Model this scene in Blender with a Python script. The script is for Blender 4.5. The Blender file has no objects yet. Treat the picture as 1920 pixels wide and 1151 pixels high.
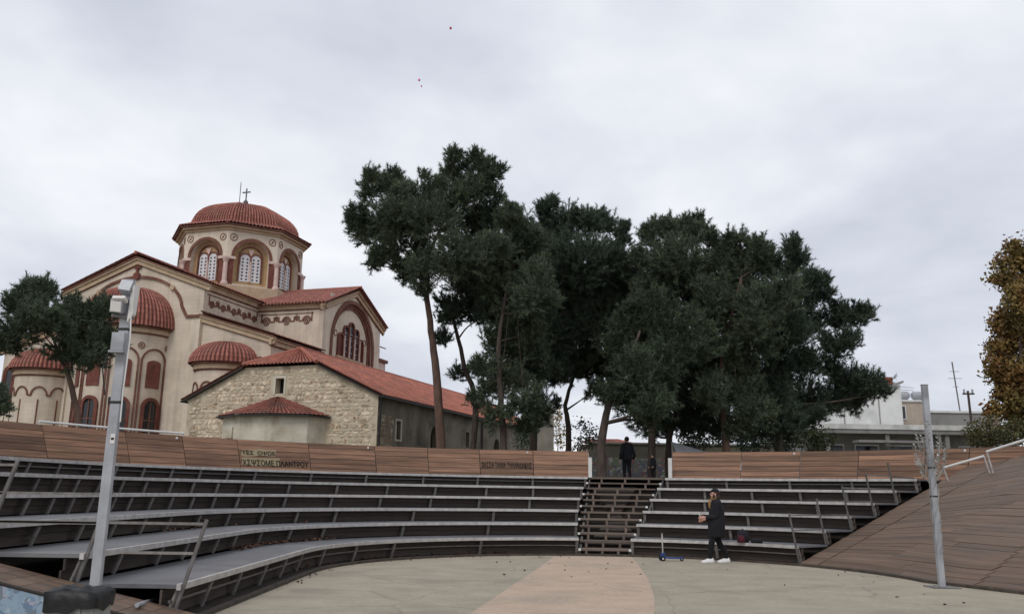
import bpy, bmesh, math, random
import numpy as np
from mathutils import Vector, Matrix
from mathutils.geometry import tessellate_polygon
random.seed(7); rng = np.random.default_rng(11)
scene = bpy.context.scene
COL = scene.collection
R_ = math.radians

# ------------------------------------------------------------------ camera
FPX, HZ, ROLL = 1600.0, 348.0, 0.015
cd = bpy.data.cameras.new('camera'); cam = bpy.data.objects.new('camera', cd); COL.objects.link(cam)
cd.sensor_width = 36; cd.lens = 36*FPX/1920; cd.clip_end = 6000; cd.clip_start = .05
_p = math.atan(HZ/FPX)
_fw = Vector((0, math.cos(_p), math.sin(_p))); _r0 = Vector((1, 0, 0)); _u0 = _r0.cross(_fw)
_rt = _r0*math.cos(ROLL)+_u0*math.sin(ROLL); _up = _u0*math.cos(ROLL)-_r0*math.sin(ROLL)
M = Matrix((_rt, _up, -_fw)).transposed().to_4x4(); M.translation = (0, 0, 1.5)
cam.matrix_world = M
scene.camera = cam

# ------------------------------------------------------------------ sky, sun, exposure
SUN_EL, SUN_AZ = R_(48), R_(205)          # azimuth clockwise from +Y (north): behind the camera, a little to the left
w = bpy.data.worlds.new('World'); scene.world = w; w.use_nodes = True
nt = w.node_tree; nt.nodes.clear()
def N(t, **k):
    n = nt.nodes.new(t)
    for a, b in k.items(): setattr(n, a, b)
    return n
L = lambda a, b: nt.links.new(a, b)
out = N('ShaderNodeOutputWorld'); bg = N('ShaderNodeBackground'); L(bg.outputs[0], out.inputs[0])
sky = N('ShaderNodeTexSky'); sky.sky_type = 'NISHITA'; sky.sun_disc = False
sky.sun_elevation = SUN_EL; sky.sun_rotation = SUN_AZ; sky.dust_density = 3
tc = N('ShaderNodeTexCoord'); sx = N('ShaderNodeSeparateXYZ'); L(tc.outputs['Generated'], sx.inputs[0])
zc = N('ShaderNodeMath', operation='MAXIMUM'); L(sx.outputs[2], zc.inputs[0]); zc.inputs[1].default_value = 0
za = N('ShaderNodeMath', operation='ADD'); L(zc.outputs[0], za.inputs[0]); za.inputs[1].default_value = .28
dv = N('ShaderNodeVectorMath', operation='DIVIDE'); cb = N('ShaderNodeCombineXYZ')
for i in range(3): L(za.outputs[0], cb.inputs[i])
L(tc.outputs['Generated'], dv.inputs[0]); L(cb.outputs[0], dv.inputs[1])
def noise(vec, scale, detail, dist, off):
    mp = N('ShaderNodeMapping'); mp.inputs['Location'].default_value = off; L(vec, mp.inputs[0])
    n = N('ShaderNodeTexNoise'); n.inputs['Scale'].default_value = scale; n.inputs['Detail'].default_value = detail
    n.inputs['Roughness'].default_value = .52; n.inputs['Distortion'].default_value = dist; L(mp.outputs[0], n.inputs['Vector'])
    return n.outputs['Fac']
n1 = noise(dv.outputs[0], 1.0, 5, .4, (3.1, 1.7, 0)); n2 = noise(dv.outputs[0], 3.2, 4, .2, (0.4, 5.2, 1))
mx = N('ShaderNodeMath', operation='MULTIPLY_ADD'); L(n2, mx.inputs[0]); mx.inputs[1].default_value = .42; L(n1, mx.inputs[2])
cr = N('ShaderNodeValToRGB'); L(mx.outputs[0], cr.inputs[0])
e = cr.color_ramp.elements; e[0].position = .52; e[0].color = (.49, .52, .59, 1); e[1].position = .90; e[1].color = (.81, .822, .848, 1)
m_ = cr.color_ramp.elements.new(.69); m_.color = (.615, .643, .712, 1)
sc_ = N('ShaderNodeVectorMath', operation='SCALE'); L(sky.outputs[0], sc_.inputs[0]); sc_.inputs['Scale'].default_value = .1
mixc = N('ShaderNodeMix', data_type='RGBA'); mixc.inputs[0].default_value = .94
L(sc_.outputs[0], mixc.inputs[6]); L(cr.outputs[0], mixc.inputs[7])
L(mixc.outputs[2], bg.inputs[0]); bg.inputs[1].default_value = 1.0

sd = bpy.data.lights.new('sun', 'SUN'); sd.energy = .9; sd.angle = R_(25); sd.color = (1, .97, .93)
so = bpy.data.objects.new('sun', sd); COL.objects.link(so)
dirv = Vector((math.sin(SUN_AZ)*math.cos(SUN_EL), math.cos(SUN_AZ)*math.cos(SUN_EL), math.sin(SUN_EL)))
so.rotation_euler = dirv.to_track_quat('Z', 'Y').to_euler(); so.location = dirv*80
vs = scene.view_settings
vs.view_transform = 'Standard'; vs.look = 'None'; vs.gamma = 1; vs.exposure = 0.27; vs.use_curve_mapping = False

# ------------------------------------------------------------------ materials
MATS = {}
def srgb(r, g, b):
    f = lambda c: (c/255/12.92) if c/255 <= .04045 else ((c/255+.055)/1.055)**2.4
    return (f(r), f(g), f(b))
def mat(name, c1, c2=None, scale=6., rough=.75, bump=.0, bscale=None, metal=0., var=.0, coord='Object', stretch=(1, 1, 1),
        c3=None, s3=1., t3=(.55, .7), detail=6, spec=.35, brick=None, streak=0.):
    """Principled with two-tone noise, an optional third patchy tone, per-object brightness variation and fine bump."""
    m = bpy.data.materials.new(name); m.use_nodes = True; t = m.node_tree; t.nodes.clear()
    def n(ty, **k):
        q = t.nodes.new(ty)
        for a, b in k.items(): setattr(q, a, b)
        return q
    l = t.links.new
    o = n('ShaderNodeOutputMaterial'); b = n('ShaderNodeBsdfPrincipled'); l(b.outputs[0], o.inputs[0])
    b.inputs['Roughness'].default_value = rough; b.inputs['Metallic'].default_value = metal
    b.inputs['Specular IOR Level'].default_value = spec
    co = n('ShaderNodeTexCoord'); oi = n('ShaderNodeObjectInfo')
    mp = n('ShaderNodeMapping'); mp.inputs['Scale'].default_value = stretch; l(co.outputs[coord], mp.inputs[0])
    ml = n('ShaderNodeMath', operation='MULTIPLY'); l(oi.outputs['Random'], ml.inputs[0]); ml.inputs[1].default_value = 37. if var else 0.
    cx = n('ShaderNodeCombineXYZ')
    for i in range(3): l(ml.outputs[0], cx.inputs[i])
    l(cx.outputs[0], mp.inputs['Location'])
    nz = n('ShaderNodeTexNoise'); nz.inputs['Scale'].default_value = scale; nz.inputs['Detail'].default_value = detail
    nz.inputs['Roughness'].default_value = .6; l(mp.outputs[0], nz.inputs['Vector'])
    rp = n('ShaderNodeMapRange'); rp.inputs[1].default_value = .3; rp.inputs[2].default_value = .7; l(nz.outputs['Fac'], rp.inputs[0])
    mi = n('ShaderNodeMix', data_type='RGBA'); mi.inputs[6].default_value = (*c1, 1); mi.inputs[7].default_value = (*(c2 or c1), 1)
    l(rp.outputs[0], mi.inputs[0]); col = mi.outputs[2]
    if c3:
        nz3 = n('ShaderNodeTexNoise'); nz3.inputs['Scale'].default_value = s3; nz3.inputs['Detail'].default_value = 5; l(mp.outputs[0], nz3.inputs['Vector'])
        r3 = n('ShaderNodeMapRange'); r3.inputs[1].default_value, r3.inputs[2].default_value = t3; l(nz3.outputs['Fac'], r3.inputs[0])
        m3 = n('ShaderNodeMix', data_type='RGBA'); l(r3.outputs[0], m3.inputs[0]); l(col, m3.inputs[6]); m3.inputs[7].default_value = (*c3, 1); col = m3.outputs[2]
    if streak:      # rain streaks: noise stretched down the wall
        ms = n('ShaderNodeMapping'); ms.inputs['Scale'].default_value = (1, 1, .08); l(co.outputs['Object'], ms.inputs[0])
        ns = n('ShaderNodeTexNoise'); ns.inputs['Scale'].default_value = 2.2; ns.inputs['Detail'].default_value = 6; l(ms.outputs[0], ns.inputs['Vector'])
        rs = n('ShaderNodeMapRange'); rs.inputs[1].default_value = .5; rs.inputs[2].default_value = .8; rs.inputs[3].default_value = 1; rs.inputs[4].default_value = 1-streak
        l(ns.outputs['Fac'], rs.inputs[0])
        hs = n('ShaderNodeVectorMath', operation='SCALE'); l(col, hs.inputs[0]); l(rs.outputs[0], hs.inputs['Scale']); col = hs.outputs[0]
    bh = nz.outputs['Fac']
    if brick:       # fine painted/rendered joints, too small to be built
        bt = n('ShaderNodeTexBrick'); bt.offset = .5; bt.inputs['Scale'].default_value = 1
        bt.inputs['Brick Width'].default_value, bt.inputs['Row Height'].default_value = brick[:2]; bt.inputs['Mortar Size'].default_value = brick[2]
        bt.inputs['Color1'].default_value = (1, 1, 1, 1); bt.inputs['Color2'].default_value = (.93, .93, .93, 1); bt.inputs['Mortar'].default_value = (brick[3],)*3+(1,)
        sp = n('ShaderNodeSeparateXYZ'); l(co.outputs['Object'], sp.inputs[0]); ad = n('ShaderNodeMath', operation='ADD'); l(sp.outputs[0], ad.inputs[0]); l(sp.outputs[1], ad.inputs[1])
        cb2 = n('ShaderNodeCombineXYZ'); l(ad.outputs[0], cb2.inputs[0]); l(sp.outputs[2], cb2.inputs[1]); l(cb2.outputs[0], bt.inputs['Vector'])
        mm = n('ShaderNodeMix', data_type='RGBA', blend_type='MULTIPLY'); mm.inputs[0].default_value = 1; l(col, mm.inputs[6]); l(bt.outputs['Color'], mm.inputs[7]); col = mm.outputs[2]
    if var:
        rv = n('ShaderNodeMapRange'); l(oi.outputs['Random'], rv.inputs[0]); rv.inputs[3].default_value = 1-var; rv.inputs[4].default_value = 1+var
        hs = n('ShaderNodeVectorMath', operation='SCALE'); l(col, hs.inputs[0]); l(rv.outputs[0], hs.inputs['Scale']); col = hs.outputs[0]
    l(col, b.inputs['Base Color'])
    if bump:
        bp = n('ShaderNodeBump'); bp.inputs['Strength'].default_value = bump; bp.inputs['Distance'].default_value = .02
        if bscale:
            nb = n('ShaderNodeTexNoise'); nb.inputs['Scale'].default_value = bscale; nb.inputs['Detail'].default_value = 6; l(mp.outputs[0], nb.inputs['Vector']); bh = nb.outputs['Fac']
        l(bh, bp.inputs['Height']); l(bp.outputs[0], b.inputs['Normal'])
    MATS[name] = m; return m
def tilemat(name, c1, c2, c3):
    """Roof tile colour: every tile (UV cell) its own shade, with lichen patches."""
    m = bpy.data.materials.new(name); m.use_nodes = True; t = m.node_tree; t.nodes.clear(); l = t.links.new
    def n(ty, **k):
        q = t.nodes.new(ty)
        for a, b in k.items(): setattr(q, a, b)
        return q
    o = n('ShaderNodeOutputMaterial'); b = n('ShaderNodeBsdfPrincipled'); l(b.outputs[0], o.inputs[0]); b.inputs['Roughness'].default_value = .8
    uv = n('ShaderNodeUVMap'); fl = n('ShaderNodeVectorMath', operation='FLOOR'); l(uv.outputs[0], fl.inputs[0])
    wn = n('ShaderNodeTexWhiteNoise', noise_dimensions='3D'); l(fl.outputs[0], wn.inputs['Vector'])
    mi = n('ShaderNodeMix', data_type='RGBA'); l(wn.outputs['Value'], mi.inputs[0]); mi.inputs[6].default_value = (*c1, 1); mi.inputs[7].default_value = (*c2, 1)
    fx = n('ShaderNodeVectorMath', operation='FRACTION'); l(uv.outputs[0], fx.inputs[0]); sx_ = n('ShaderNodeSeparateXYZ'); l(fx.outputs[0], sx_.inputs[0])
    gt = n('ShaderNodeMath', operation='GREATER_THAN'); l(sx_.outputs[0], gt.inputs[0]); gt.inputs[1].default_value = .6      # channel tiles coloured darker to stand in for shade between the ridges
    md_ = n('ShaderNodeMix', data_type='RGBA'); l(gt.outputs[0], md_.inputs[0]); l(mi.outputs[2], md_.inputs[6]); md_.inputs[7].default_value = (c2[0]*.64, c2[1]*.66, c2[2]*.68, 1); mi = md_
    co = n('ShaderNodeTexCoord'); nz = n('ShaderNodeTexNoise'); nz.inputs['Scale'].default_value = .9; nz.inputs['Detail'].default_value = 8; l(co.outputs['Object'], nz.inputs['Vector'])
    rp = n('ShaderNodeMapRange'); rp.inputs[1].default_value = .5; rp.inputs[2].default_value = .75; rp.inputs[4].default_value = .75; l(nz.outputs['Fac'], rp.inputs[0])
    m2 = n('ShaderNodeMix', data_type='RGBA'); l(rp.outputs[0], m2.inputs[0]); l(mi.outputs[2], m2.inputs[6]); m2.inputs[7].default_value = (*c3, 1)
    l(m2.outputs[2], b.inputs['Base Color']); MATS[name] = m
S = srgb
mat('floor_paint', S(168, 159, 141), S(149, 141, 125), 1.6, .8, .25, 60, c3=S(132, 126, 113), s3=.55, t3=(.52, .78), spec=.2, stretch=(.9, 1.1, 1), detail=10)
mat('path_paint', S(190, 169, 149), S(174, 154, 136), 1.7, .8, .25, 60, c3=S(158, 146, 130), s3=.6, t3=(.5, .75), spec=.2, detail=10)
mat('kerb_wood', S(84, 75, 66), S(58, 52, 47), 5, .8, .2)
mat('soil', S(70, 62, 54), S(48, 43, 39), 2, .95, .4)
mat('earth', S(112, 104, 84), S(88, 88, 66), .4, .95, .3)
mat('seat_board', S(112, 113, 116), S(84, 85, 88), 1.6, .42, .05, 40, var=.08, c3=S(125, 124, 124), s3=.8, spec=.5)
mat('steel', S(208, 204, 200), S(168, 165, 162), 7, .45, .03, metal=.35, var=.06, spec=.5)
mat('steel_dark', S(122, 119, 117), S(92, 89, 88), 6, .55, .03, metal=.3, var=.06)
mat('post_paint', S(150, 145, 140), S(112, 107, 103), 9, .6, .05, metal=.2, var=.12)
mat('riser_wood', S(92, 82, 75), S(58, 52, 49), 3, .85, .3, coord='UV', stretch=(.6, 14, 1), var=.22)
mat('fence_wood', S(146, 111, 88), S(106, 79, 62), 1.3, .7, .2, coord='UV', stretch=(.7, 16, 1), var=.36, c3=S(94, 72, 60), s3=.8, t3=(.5, .72))
mat('deck_wood', S(120, 97, 79), S(76, 62, 51), 1.4, .62, .2, coord='UV', stretch=(.5, 14, 1), var=.17, c3=S(92, 79, 70), s3=.7, t3=(.5, .72))
mat('deck_gap', S(52, 46, 42), S(38, 34, 32), 3, .9)
mat('stair_wood', S(128, 113, 102), S(90, 79, 72), 1.5, .75, .2, coord='UV', stretch=(.8, 14, 1), var=.2)
mat('plaster', S(220, 206, 188), S(204, 189, 171), 1.1, .88, .15, 30, c3=S(180, 166, 148), s3=.35, t3=(.5, .8), brick=(.62, .24, .012, .88), streak=.26)
mat('plaster_smooth', S(220, 207, 189), S(207, 193, 175), 1.4, .88, .1, 30, c3=S(184, 170, 152), s3=.5, t3=(.5, .8), streak=.24)
mat('ochre', S(190, 160, 120), S(170, 140, 102), 3, .85, .1)
mat('cornice', S(192, 172, 146), S(172, 148, 120), 2.4, .8, .1, streak=.2)
mat('trim', S(128, 86, 72), S(98, 66, 56), 4, .85, .1, c3=S(140, 104, 88), s3=1.3, t3=(.5, .75), streak=.3)
mat('trim_red', S(124, 74, 62), S(98, 58, 50), 4, .85, .1, c3=S(134, 92, 78), s3=1.3, t3=(.5, .75), streak=.3)
mat('column_pink', S(214, 190, 178), S(196, 170, 160), 5, .6)
mat('white_grille', S(222, 220, 220), S(200, 198, 200), 8, .6)
mat('dark_glass', S(38, 40, 46), S(28, 30, 34), 3, .15, spec=.6)
mat('glass_mid', S(86, 88, 98), S(60, 62, 72), 2, .15, spec=.6)
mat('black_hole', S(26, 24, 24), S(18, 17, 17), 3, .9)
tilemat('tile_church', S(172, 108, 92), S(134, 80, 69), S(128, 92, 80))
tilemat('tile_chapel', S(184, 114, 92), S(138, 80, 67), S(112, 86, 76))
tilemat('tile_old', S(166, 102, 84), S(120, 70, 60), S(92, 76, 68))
mat('mortar', S(206, 194, 172), S(176, 160, 137), 2.2, .95, .5, 14, c3=S(128, 112, 92), s3=.8)
mat('stone', S(220, 208, 186), S(192, 176, 151), 3.5, .92, .4, 18, var=.28, c3=S(150, 122, 96), s3=.8, t3=(.46, .68))
mat('old_plaster', S(214, 208, 192), S(190, 182, 164), 1.2, .92, .3, 16, c3=S(160, 148, 128), s3=1.0, t3=(.52, .75), streak=.2)
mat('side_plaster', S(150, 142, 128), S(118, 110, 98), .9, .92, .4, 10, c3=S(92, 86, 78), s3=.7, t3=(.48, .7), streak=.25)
mat('pipe_dark', S(52, 48, 46), S(40, 38, 36), 4, .6)
mat('bark', S(92, 80, 72), S(56, 48, 45), 5, .95, .8, 9, stretch=(1, 1, .3))
mat('bark_red', S(112, 88, 76), S(70, 56, 50), 5, .95, .8, 9, stretch=(1, 1, .3))
mat('needles', S(98, 108, 84), S(52, 63, 52), 1.1, .7, spec=.2)
mat('needles_b', S(86, 97, 74), S(44, 54, 44), 1.1, .7, spec=.2)
mat('needles_c', S(88, 100, 82), S(48, 58, 51), 1.1, .7, spec=.2)
mat('leaf_autumn', S(136, 112, 64), S(92, 84, 50), .9, .75, c3=S(128, 92, 56), s3=.7, t3=(.5, .65), spec=.25)
mat('leaf_bush', S(96, 92, 58), S(62, 66, 44), 1.2, .75, c3=S(128, 92, 62), s3=.9, t3=(.55, .7), spec=.25)
mat('leaf_green', S(92, 100, 66), S(60, 70, 46), 1.2, .75, spec=.25)
mat('leaf_yellow', S(168, 140, 74), S(120, 104, 58), 1.2, .75, spec=.25)
mat('litter', S(112, 78, 60), S(70, 50, 42), 9, .9)
mat('galv', S(178, 180, 184), S(150, 152, 157), 4, .5, .08, 20, metal=.25, c3=S(128, 128, 130), s3=1.6, t3=(.6, .75))
mat('white_paint', S(226, 224, 220), S(206, 204, 200), 4, .6)
mat('box_grey', S(140, 142, 138), S(118, 120, 117), 2, .6, .1, 8)
mat('bag_black', S(22, 22, 24), S(15, 15, 16), 6, .5, .4, 14, spec=.4)
mat('wire_silver', S(170, 168, 164), S(134, 132, 130), 6, .4, metal=.4)
mat('cloth_black', S(30, 30, 36), S(22, 22, 27), 6, .9, .2)
mat('cloth_dark', S(36, 36, 42), S(26, 27, 32), 5, .9, .2)
mat('trouser', S(22, 23, 26), S(17, 18, 20), 5, .9)
mat('skin', S(206, 160, 142), S(194, 146, 130), 20, .6)
mat('hair', S(62, 44, 36), S(42, 31, 27), 20, .7)
mat('scarf', S(150, 118, 70), S(118, 92, 58), 22, .9)
mat('shoe_white', S(228, 226, 224), S(208, 206, 204), 9, .7)
mat('blue_plastic', S(46, 72, 132), S(36, 56, 108), 5, .4)
mat('rubber', S(30, 30, 32), S(22, 22, 24), 5, .7)
mat('backpack_red', S(82, 28, 40), S(60, 22, 32), 7, .85)
mat('balloon_red', S(200, 60, 90), S(190, 50, 80), 2, .3)
mat('balloon_pink', S(240, 150, 215), S(230, 140, 205), 2, .3)
mat('house_white', S(226, 226, 223), S(206, 206, 203), .8, .85, .1, c3=S(160, 160, 158), s3=.6, t3=(.55, .8), streak=.3)
mat('house_grey', S(150, 148, 144), S(124, 122, 120), .9, .85, streak=.3)
mat('house_tan', S(190, 176, 160), S(170, 156, 142), .9, .85, streak=.2)
mat('concrete', S(160, 154, 142), S(130, 124, 114), 1.2, .9, .2, 12, streak=.35)
mat('far_wall', S(112, 108, 94), S(90, 87, 74), 1.4, .9)
mat('lettering', S(38, 36, 32), S(28, 27, 25), 5, .8)
mat('pale_paint', S(158, 144, 114), S(136, 122, 96), 4, .8)
mat('canopy', S(188, 190, 196), S(168, 170, 176), 1.5, .7)
mat('rust', S(140, 84, 62), S(110, 64, 50), 6, .85)

def graffiti(name, base, cols, scale):
    """Sprayed wall: overlapping patches of flat paint on a base coat."""
    m = bpy.data.materials.new(name); m.use_nodes = True; t = m.node_tree; l = t.links.new; b = t.nodes['Principled BSDF']; b.inputs['Roughness'].default_value = .75
    co = t.nodes.new('ShaderNodeTexCoord'); col = None
    for i, c in enumerate(cols):
        mp = t.nodes.new('ShaderNodeMapping'); mp.inputs['Location'].default_value = (i*3.7, i*1.9, i*5.1); l(co.outputs['Object'], mp.inputs[0])
        nz = t.nodes.new('ShaderNodeTexNoise'); nz.inputs['Scale'].default_value = scale*(1+.35*i); nz.inputs['Detail'].default_value = 3; nz.inputs['Distortion'].default_value = 1.4; l(mp.outputs[0], nz.inputs['Vector'])
        rp = t.nodes.new('ShaderNodeMapRange'); rp.inputs[1].default_value = .545; rp.inputs[2].default_value = .57; l(nz.outputs['Fac'], rp.inputs[0])
        mi = t.nodes.new('ShaderNodeMix'); mi.data_type = 'RGBA'; l(rp.outputs[0], mi.inputs[0]); mi.inputs[7].default_value = (*c, 1)
        if col is None: mi.inputs[6].default_value = (*base, 1)
        else: l(col, mi.inputs[6])
        col = mi.outputs[2]
    l(col, b.inputs['Base Color']); MATS[name] = m
graffiti('graffiti_blue', S(138, 158, 176), [S(116, 140, 164), S(160, 176, 186), S(104, 126, 150), S(166, 158, 170), S(132, 154, 172), S(112, 124, 136)], 2.2)
graffiti('graffiti_far', S(116, 114, 104), [S(96, 104, 112), S(134, 84, 82), S(160, 158, 150), S(104, 120, 92), S(90, 90, 110)], 1.5)  # all tones darkened: the shade under the pines is put into the paint

def cracks(name, amt=.35):
    m = MATS[name]; t = m.node_tree; b = t.nodes['Principled BSDF']; src = b.inputs['Base Color'].links[0].from_socket; l = t.links.new
    co = t.nodes.new('ShaderNodeTexCoord'); nz = t.nodes.new('ShaderNodeTexNoise'); nz.inputs['Scale'].default_value = .8; nz.inputs['Detail'].default_value = 6
    l(co.outputs['Object'], nz.inputs['Vector']); ad = t.nodes.new('ShaderNodeVectorMath'); ad.operation = 'MULTIPLY_ADD'; l(nz.outputs['Color'], ad.inputs[0]); ad.inputs[1].default_value = (.9, .9, 0); l(co.outputs['Object'], ad.inputs[2])
    vo = t.nodes.new('ShaderNodeTexVoronoi'); vo.feature = 'DISTANCE_TO_EDGE'; vo.inputs['Scale'].default_value = .32; l(ad.outputs[0], vo.inputs['Vector'])
    r = t.nodes.new('ShaderNodeMapRange'); r.inputs[1].default_value = .0; r.inputs[2].default_value = .008; r.inputs[3].default_value = 1-amt; r.inputs[4].default_value = 1; l(vo.outputs['Distance'], r.inputs[0])
    n2 = t.nodes.new('ShaderNodeTexNoise'); n2.inputs['Scale'].default_value = 14; n2.inputs['Detail'].default_value = 8; l(co.outputs['Object'], n2.inputs['Vector'])
    r2 = t.nodes.new('ShaderNodeMapRange'); r2.inputs[1].default_value = .3; r2.inputs[2].default_value = .7; r2.inputs[3].default_value = .9; r2.inputs[4].default_value = 1.08; l(n2.outputs['Fac'], r2.inputs[0])
    mu = t.nodes.new('ShaderNodeMath'); mu.operation = 'MULTIPLY'; l(r.outputs[0], mu.inputs[0]); l(r2.outputs[0], mu.inputs[1])
    sc = t.nodes.new('ShaderNodeVectorMath'); sc.operation = 'SCALE'; l(src, sc.inputs[0]); l(mu.outputs[0], sc.inputs['Scale']); l(sc.outputs[0], b.inputs['Base Color'])
cracks('floor_paint', .22); cracks('path_paint', .18)

# ------------------------------------------------------------------ mesh helpers
class MB:
    def __init__(s): s.v = []; s.f = []; s.u = []
    def add(s, vs, fs, us=None):
        o = len(s.v); s.v += [tuple(p) for p in vs]
        for i, f in enumerate(fs): s.f.append([o+k for k in f]); s.u.append(us[i] if us else None)
        return s
    def hexa(s, p, us=None):   # 8 points: bottom ring 0-3, top ring 4-7
        return s.add(p, [(3, 2, 1, 0), (4, 5, 6, 7), (0, 1, 5, 4), (1, 2, 6, 5), (2, 3, 7, 6), (3, 0, 4, 7)], us)
    def box(s, x0, x1, y0, y1, z0, z1):
        return s.hexa([(x0, y0, z0), (x1, y0, z0), (x1, y1, z0), (x0, y1, z0), (x0, y0, z1), (x1, y0, z1), (x1, y1, z1), (x0, y1, z1)])
    def bar(s, a, b, wx, wz=None, up=(0, 0, 1)):   # rectangular bar from a to b
        a, b = Vector(a), Vector(b); d = (b-a).normalized(); wz = wz or wx
        r = d.cross(Vector(up))
        if r.length < 1e-4: r = d.cross(Vector((0, 1, 0)))
        r.normalize(); u = r.cross(d)
        q = lambda c, i, j: c+r*(i*wx/2)+u*(j*wz/2)
        return s.hexa([q(a, -1, -1), q(a, 1, -1), q(a, 1, 1), q(a, -1, 1), q(b, -1, -1), q(b, 1, -1), q(b, 1, 1), q(b, -1, 1)])
    def tube(s, pts, rad, n=8, cap=True):
        pts = [Vector(p) for p in pts]; m = len(pts); rr = rad if isinstance(rad, (list, tuple)) else [rad]*m
        o = len(s.v); prev = None
        for i, p in enumerate(pts):
            d = (pts[min(i+1, m-1)]-pts[max(i-1, 0)]).normalized()
            if prev is None:
                r = d.cross(Vector((0, 0, 1)))
                if r.length < 1e-3: r = d.cross(Vector((0, 1, 0)))
            else: r = prev-d*prev.dot(d)
            r.normalize(); prev = r; u = d.cross(r)
            for k in range(n):
                a = 2*math.pi*k/n; s.v.append(tuple(p+(r*math.cos(a)+u*math.sin(a))*rr[i]))
        for i in range(m-1):
            for k in range(n):
                s.f.append([o+i*n+k, o+i*n+(k+1) % n, o+(i+1)*n+(k+1) % n, o+(i+1)*n+k]); s.u.append(None)
        if cap:
            s.f.append([o+k for k in range(n)][::-1]); s.f.append([o+(m-1)*n+k for k in range(n)]); s.u += [None, None]
        return s
    def lathe(s, prof, c=(0, 0, 0), n=16, a0=0., a1=2*math.pi):   # prof: list of (r, z)
        full = abs(a1-a0-2*math.pi) < 1e-6; k = n if full else n+1; o = len(s.v)
        for r, z in prof:
            for i in range(k):
                a = a0+(a1-a0)*i/n; s.v.append((c[0]+r*math.cos(a), c[1]+r*math.sin(a), c[2]+z))
        for j in range(len(prof)-1):
            for i in range(n):
                i2 = (i+1) % k
                s.f.append([o+j*k+i, o+j*k+i2, o+(j+1)*k+i2, o+(j+1)*k+i]); s.u.append(None)
        return s
    def rings(s, rings, cap=True):     # loft of closed rings
        o = len(s.v); n = len(rings[0])
        for r in rings: s.v += [tuple(p) for p in r]
        for i in range(len(rings)-1):
            for k in range(n):
                s.f.append([o+i*n+k, o+i*n+(k+1) % n, o+(i+1)*n+(k+1) % n, o+(i+1)*n+k]); s.u.append(None)
        if cap:
            s.f.append([o+k for k in range(n)][::-1]); s.f.append([o+(len(rings)-1)*n+k for k in range(n)]); s.u += [None, None]
        return s
    def ribbon(s, pts, wd, fr, b1, b0=-.02, closed=False):   # flat band along a 2-D polyline on a wall frame, standing proud b1
        m = len(pts); P = [Vector((p[0], p[1])) for p in pts]; o = len(s.v)
        for i in range(m):
            if closed: a, c = P[i-1], P[(i+1) % m]
            else: a, c = P[max(i-1, 0)], P[min(i+1, m-1)]
            d1 = (P[i]-a); d2 = (c-P[i])
            d1 = d1.normalized() if d1.length > 1e-6 else d2.normalized(); d2 = d2.normalized() if d2.length > 1e-6 else d1
            t = (d1+d2); t = t.normalized() if t.length > 1e-4 else d2
            nr = Vector((-t.y, t.x)); k = 1/max(.5, t.dot(d2))
            q0, q1 = P[i]+nr*wd/2*k, P[i]-nr*wd/2*k
            for q, b in ((q0, b0), (q0, b1), (q1, b1), (q1, b0)): s.v.append(tuple(fr(q.x, b, q.y)))
        for i in range(m if closed else m-1):
            j = (i+1) % m
            for k in range(3): s.f.append([o+4*i+k, o+4*i+k+1, o+4*j+k+1, o+4*j+k]); s.u.append(None)
        if not closed: s.f += [[o, o+1, o+2, o+3], [o+4*(m-1)+3, o+4*(m-1)+2, o+4*(m-1)+1, o+4*(m-1)]]; s.u += [None, None]
        return s
    def plate(s, poly, fr, b1, b0=-.02):
        m = len(poly); o = len(s.v)
        for q in poly: s.v.append(tuple(fr(q[0], b1, q[1])))
        for q in poly: s.v.append(tuple(fr(q[0], b0, q[1])))
        s.f.append(list(range(o, o+m))); s.u.append(None)
        for i in range(m): s.f.append([o+i, o+m+i, o+m+(i+1) % m, o+(i+1) % m]); s.u.append(None)
        return s
    def panel(s, outer, holes, fr, depth):     # wall face with openings and their reveals (depth inwards)
        polys = [[Vector((p[0], p[1], 0)) for p in q] for q in [outer]+holes]
        flat = [p for q in polys for p in q]; o = len(s.v)
        for p in flat: s.v.append(tuple(fr(p.x, 0, p.y)))
        for t in tessellate_polygon(polys): s.f.append([o+t[0], o+t[1], o+t[2]]); s.u.append(None)
        for h in holes:
            o2 = len(s.v); m = len(h)
            for p in h: s.v.append(tuple(fr(p[0], 0, p[1])))
            for p in h: s.v.append(tuple(fr(p[0], -depth, p[1])))
            for i in range(m): s.f.append([o2+i, o2+(i+1) % m, o2+m+(i+1) % m, o2+m+i]); s.u.append(None)
        return s
    def tiled(s, fn, ncol, nrow, amp=.09, step=.014, sub=4):   # barrel-tiled surface; fn(s,t) -> point, s along the eave, t up the slope
        E = 1e-3; ns = ncol*sub; o = len(s.v); rows = []
        tt = []
        for j in range(nrow): tt += [(j/nrow, 1.), ((j+.999)/nrow, 0.)]
        for t, h in tt:
            for i in range(ns+1):
                a = i/ns; p = Vector(fn(a, t)); a2 = min(a+E, 1); a1 = a2-E; t2 = min(t+E, .9995); t1 = t2-E
                nn = (Vector(fn(a2, t1))-Vector(fn(a1, t1))).cross(Vector(fn(a1, t2))-Vector(fn(a1, t1)))
                if nn.length > 1e-12: nn.normalize()
                else: nn = Vector((0, 0, 1))
                if nn.z < 0: nn = -nn
                hh = amp*abs(math.cos(math.pi*i/sub))+step*h
                s.v.append(tuple(p+nn*hh))
        k = ns+1
        for j in range(len(tt)-1):
            for i in range(ns):
                s.f.append([o+j*k+i, o+j*k+i+1, o+(j+1)*k+i+1, o+(j+1)*k+i])
                r = j//2; c = (i+sub//2)//sub+(.75 if i % sub in (sub//2-1, sub//2) else .35)
                s.u.append([(c, r+.5)]*4)
        return s
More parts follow.
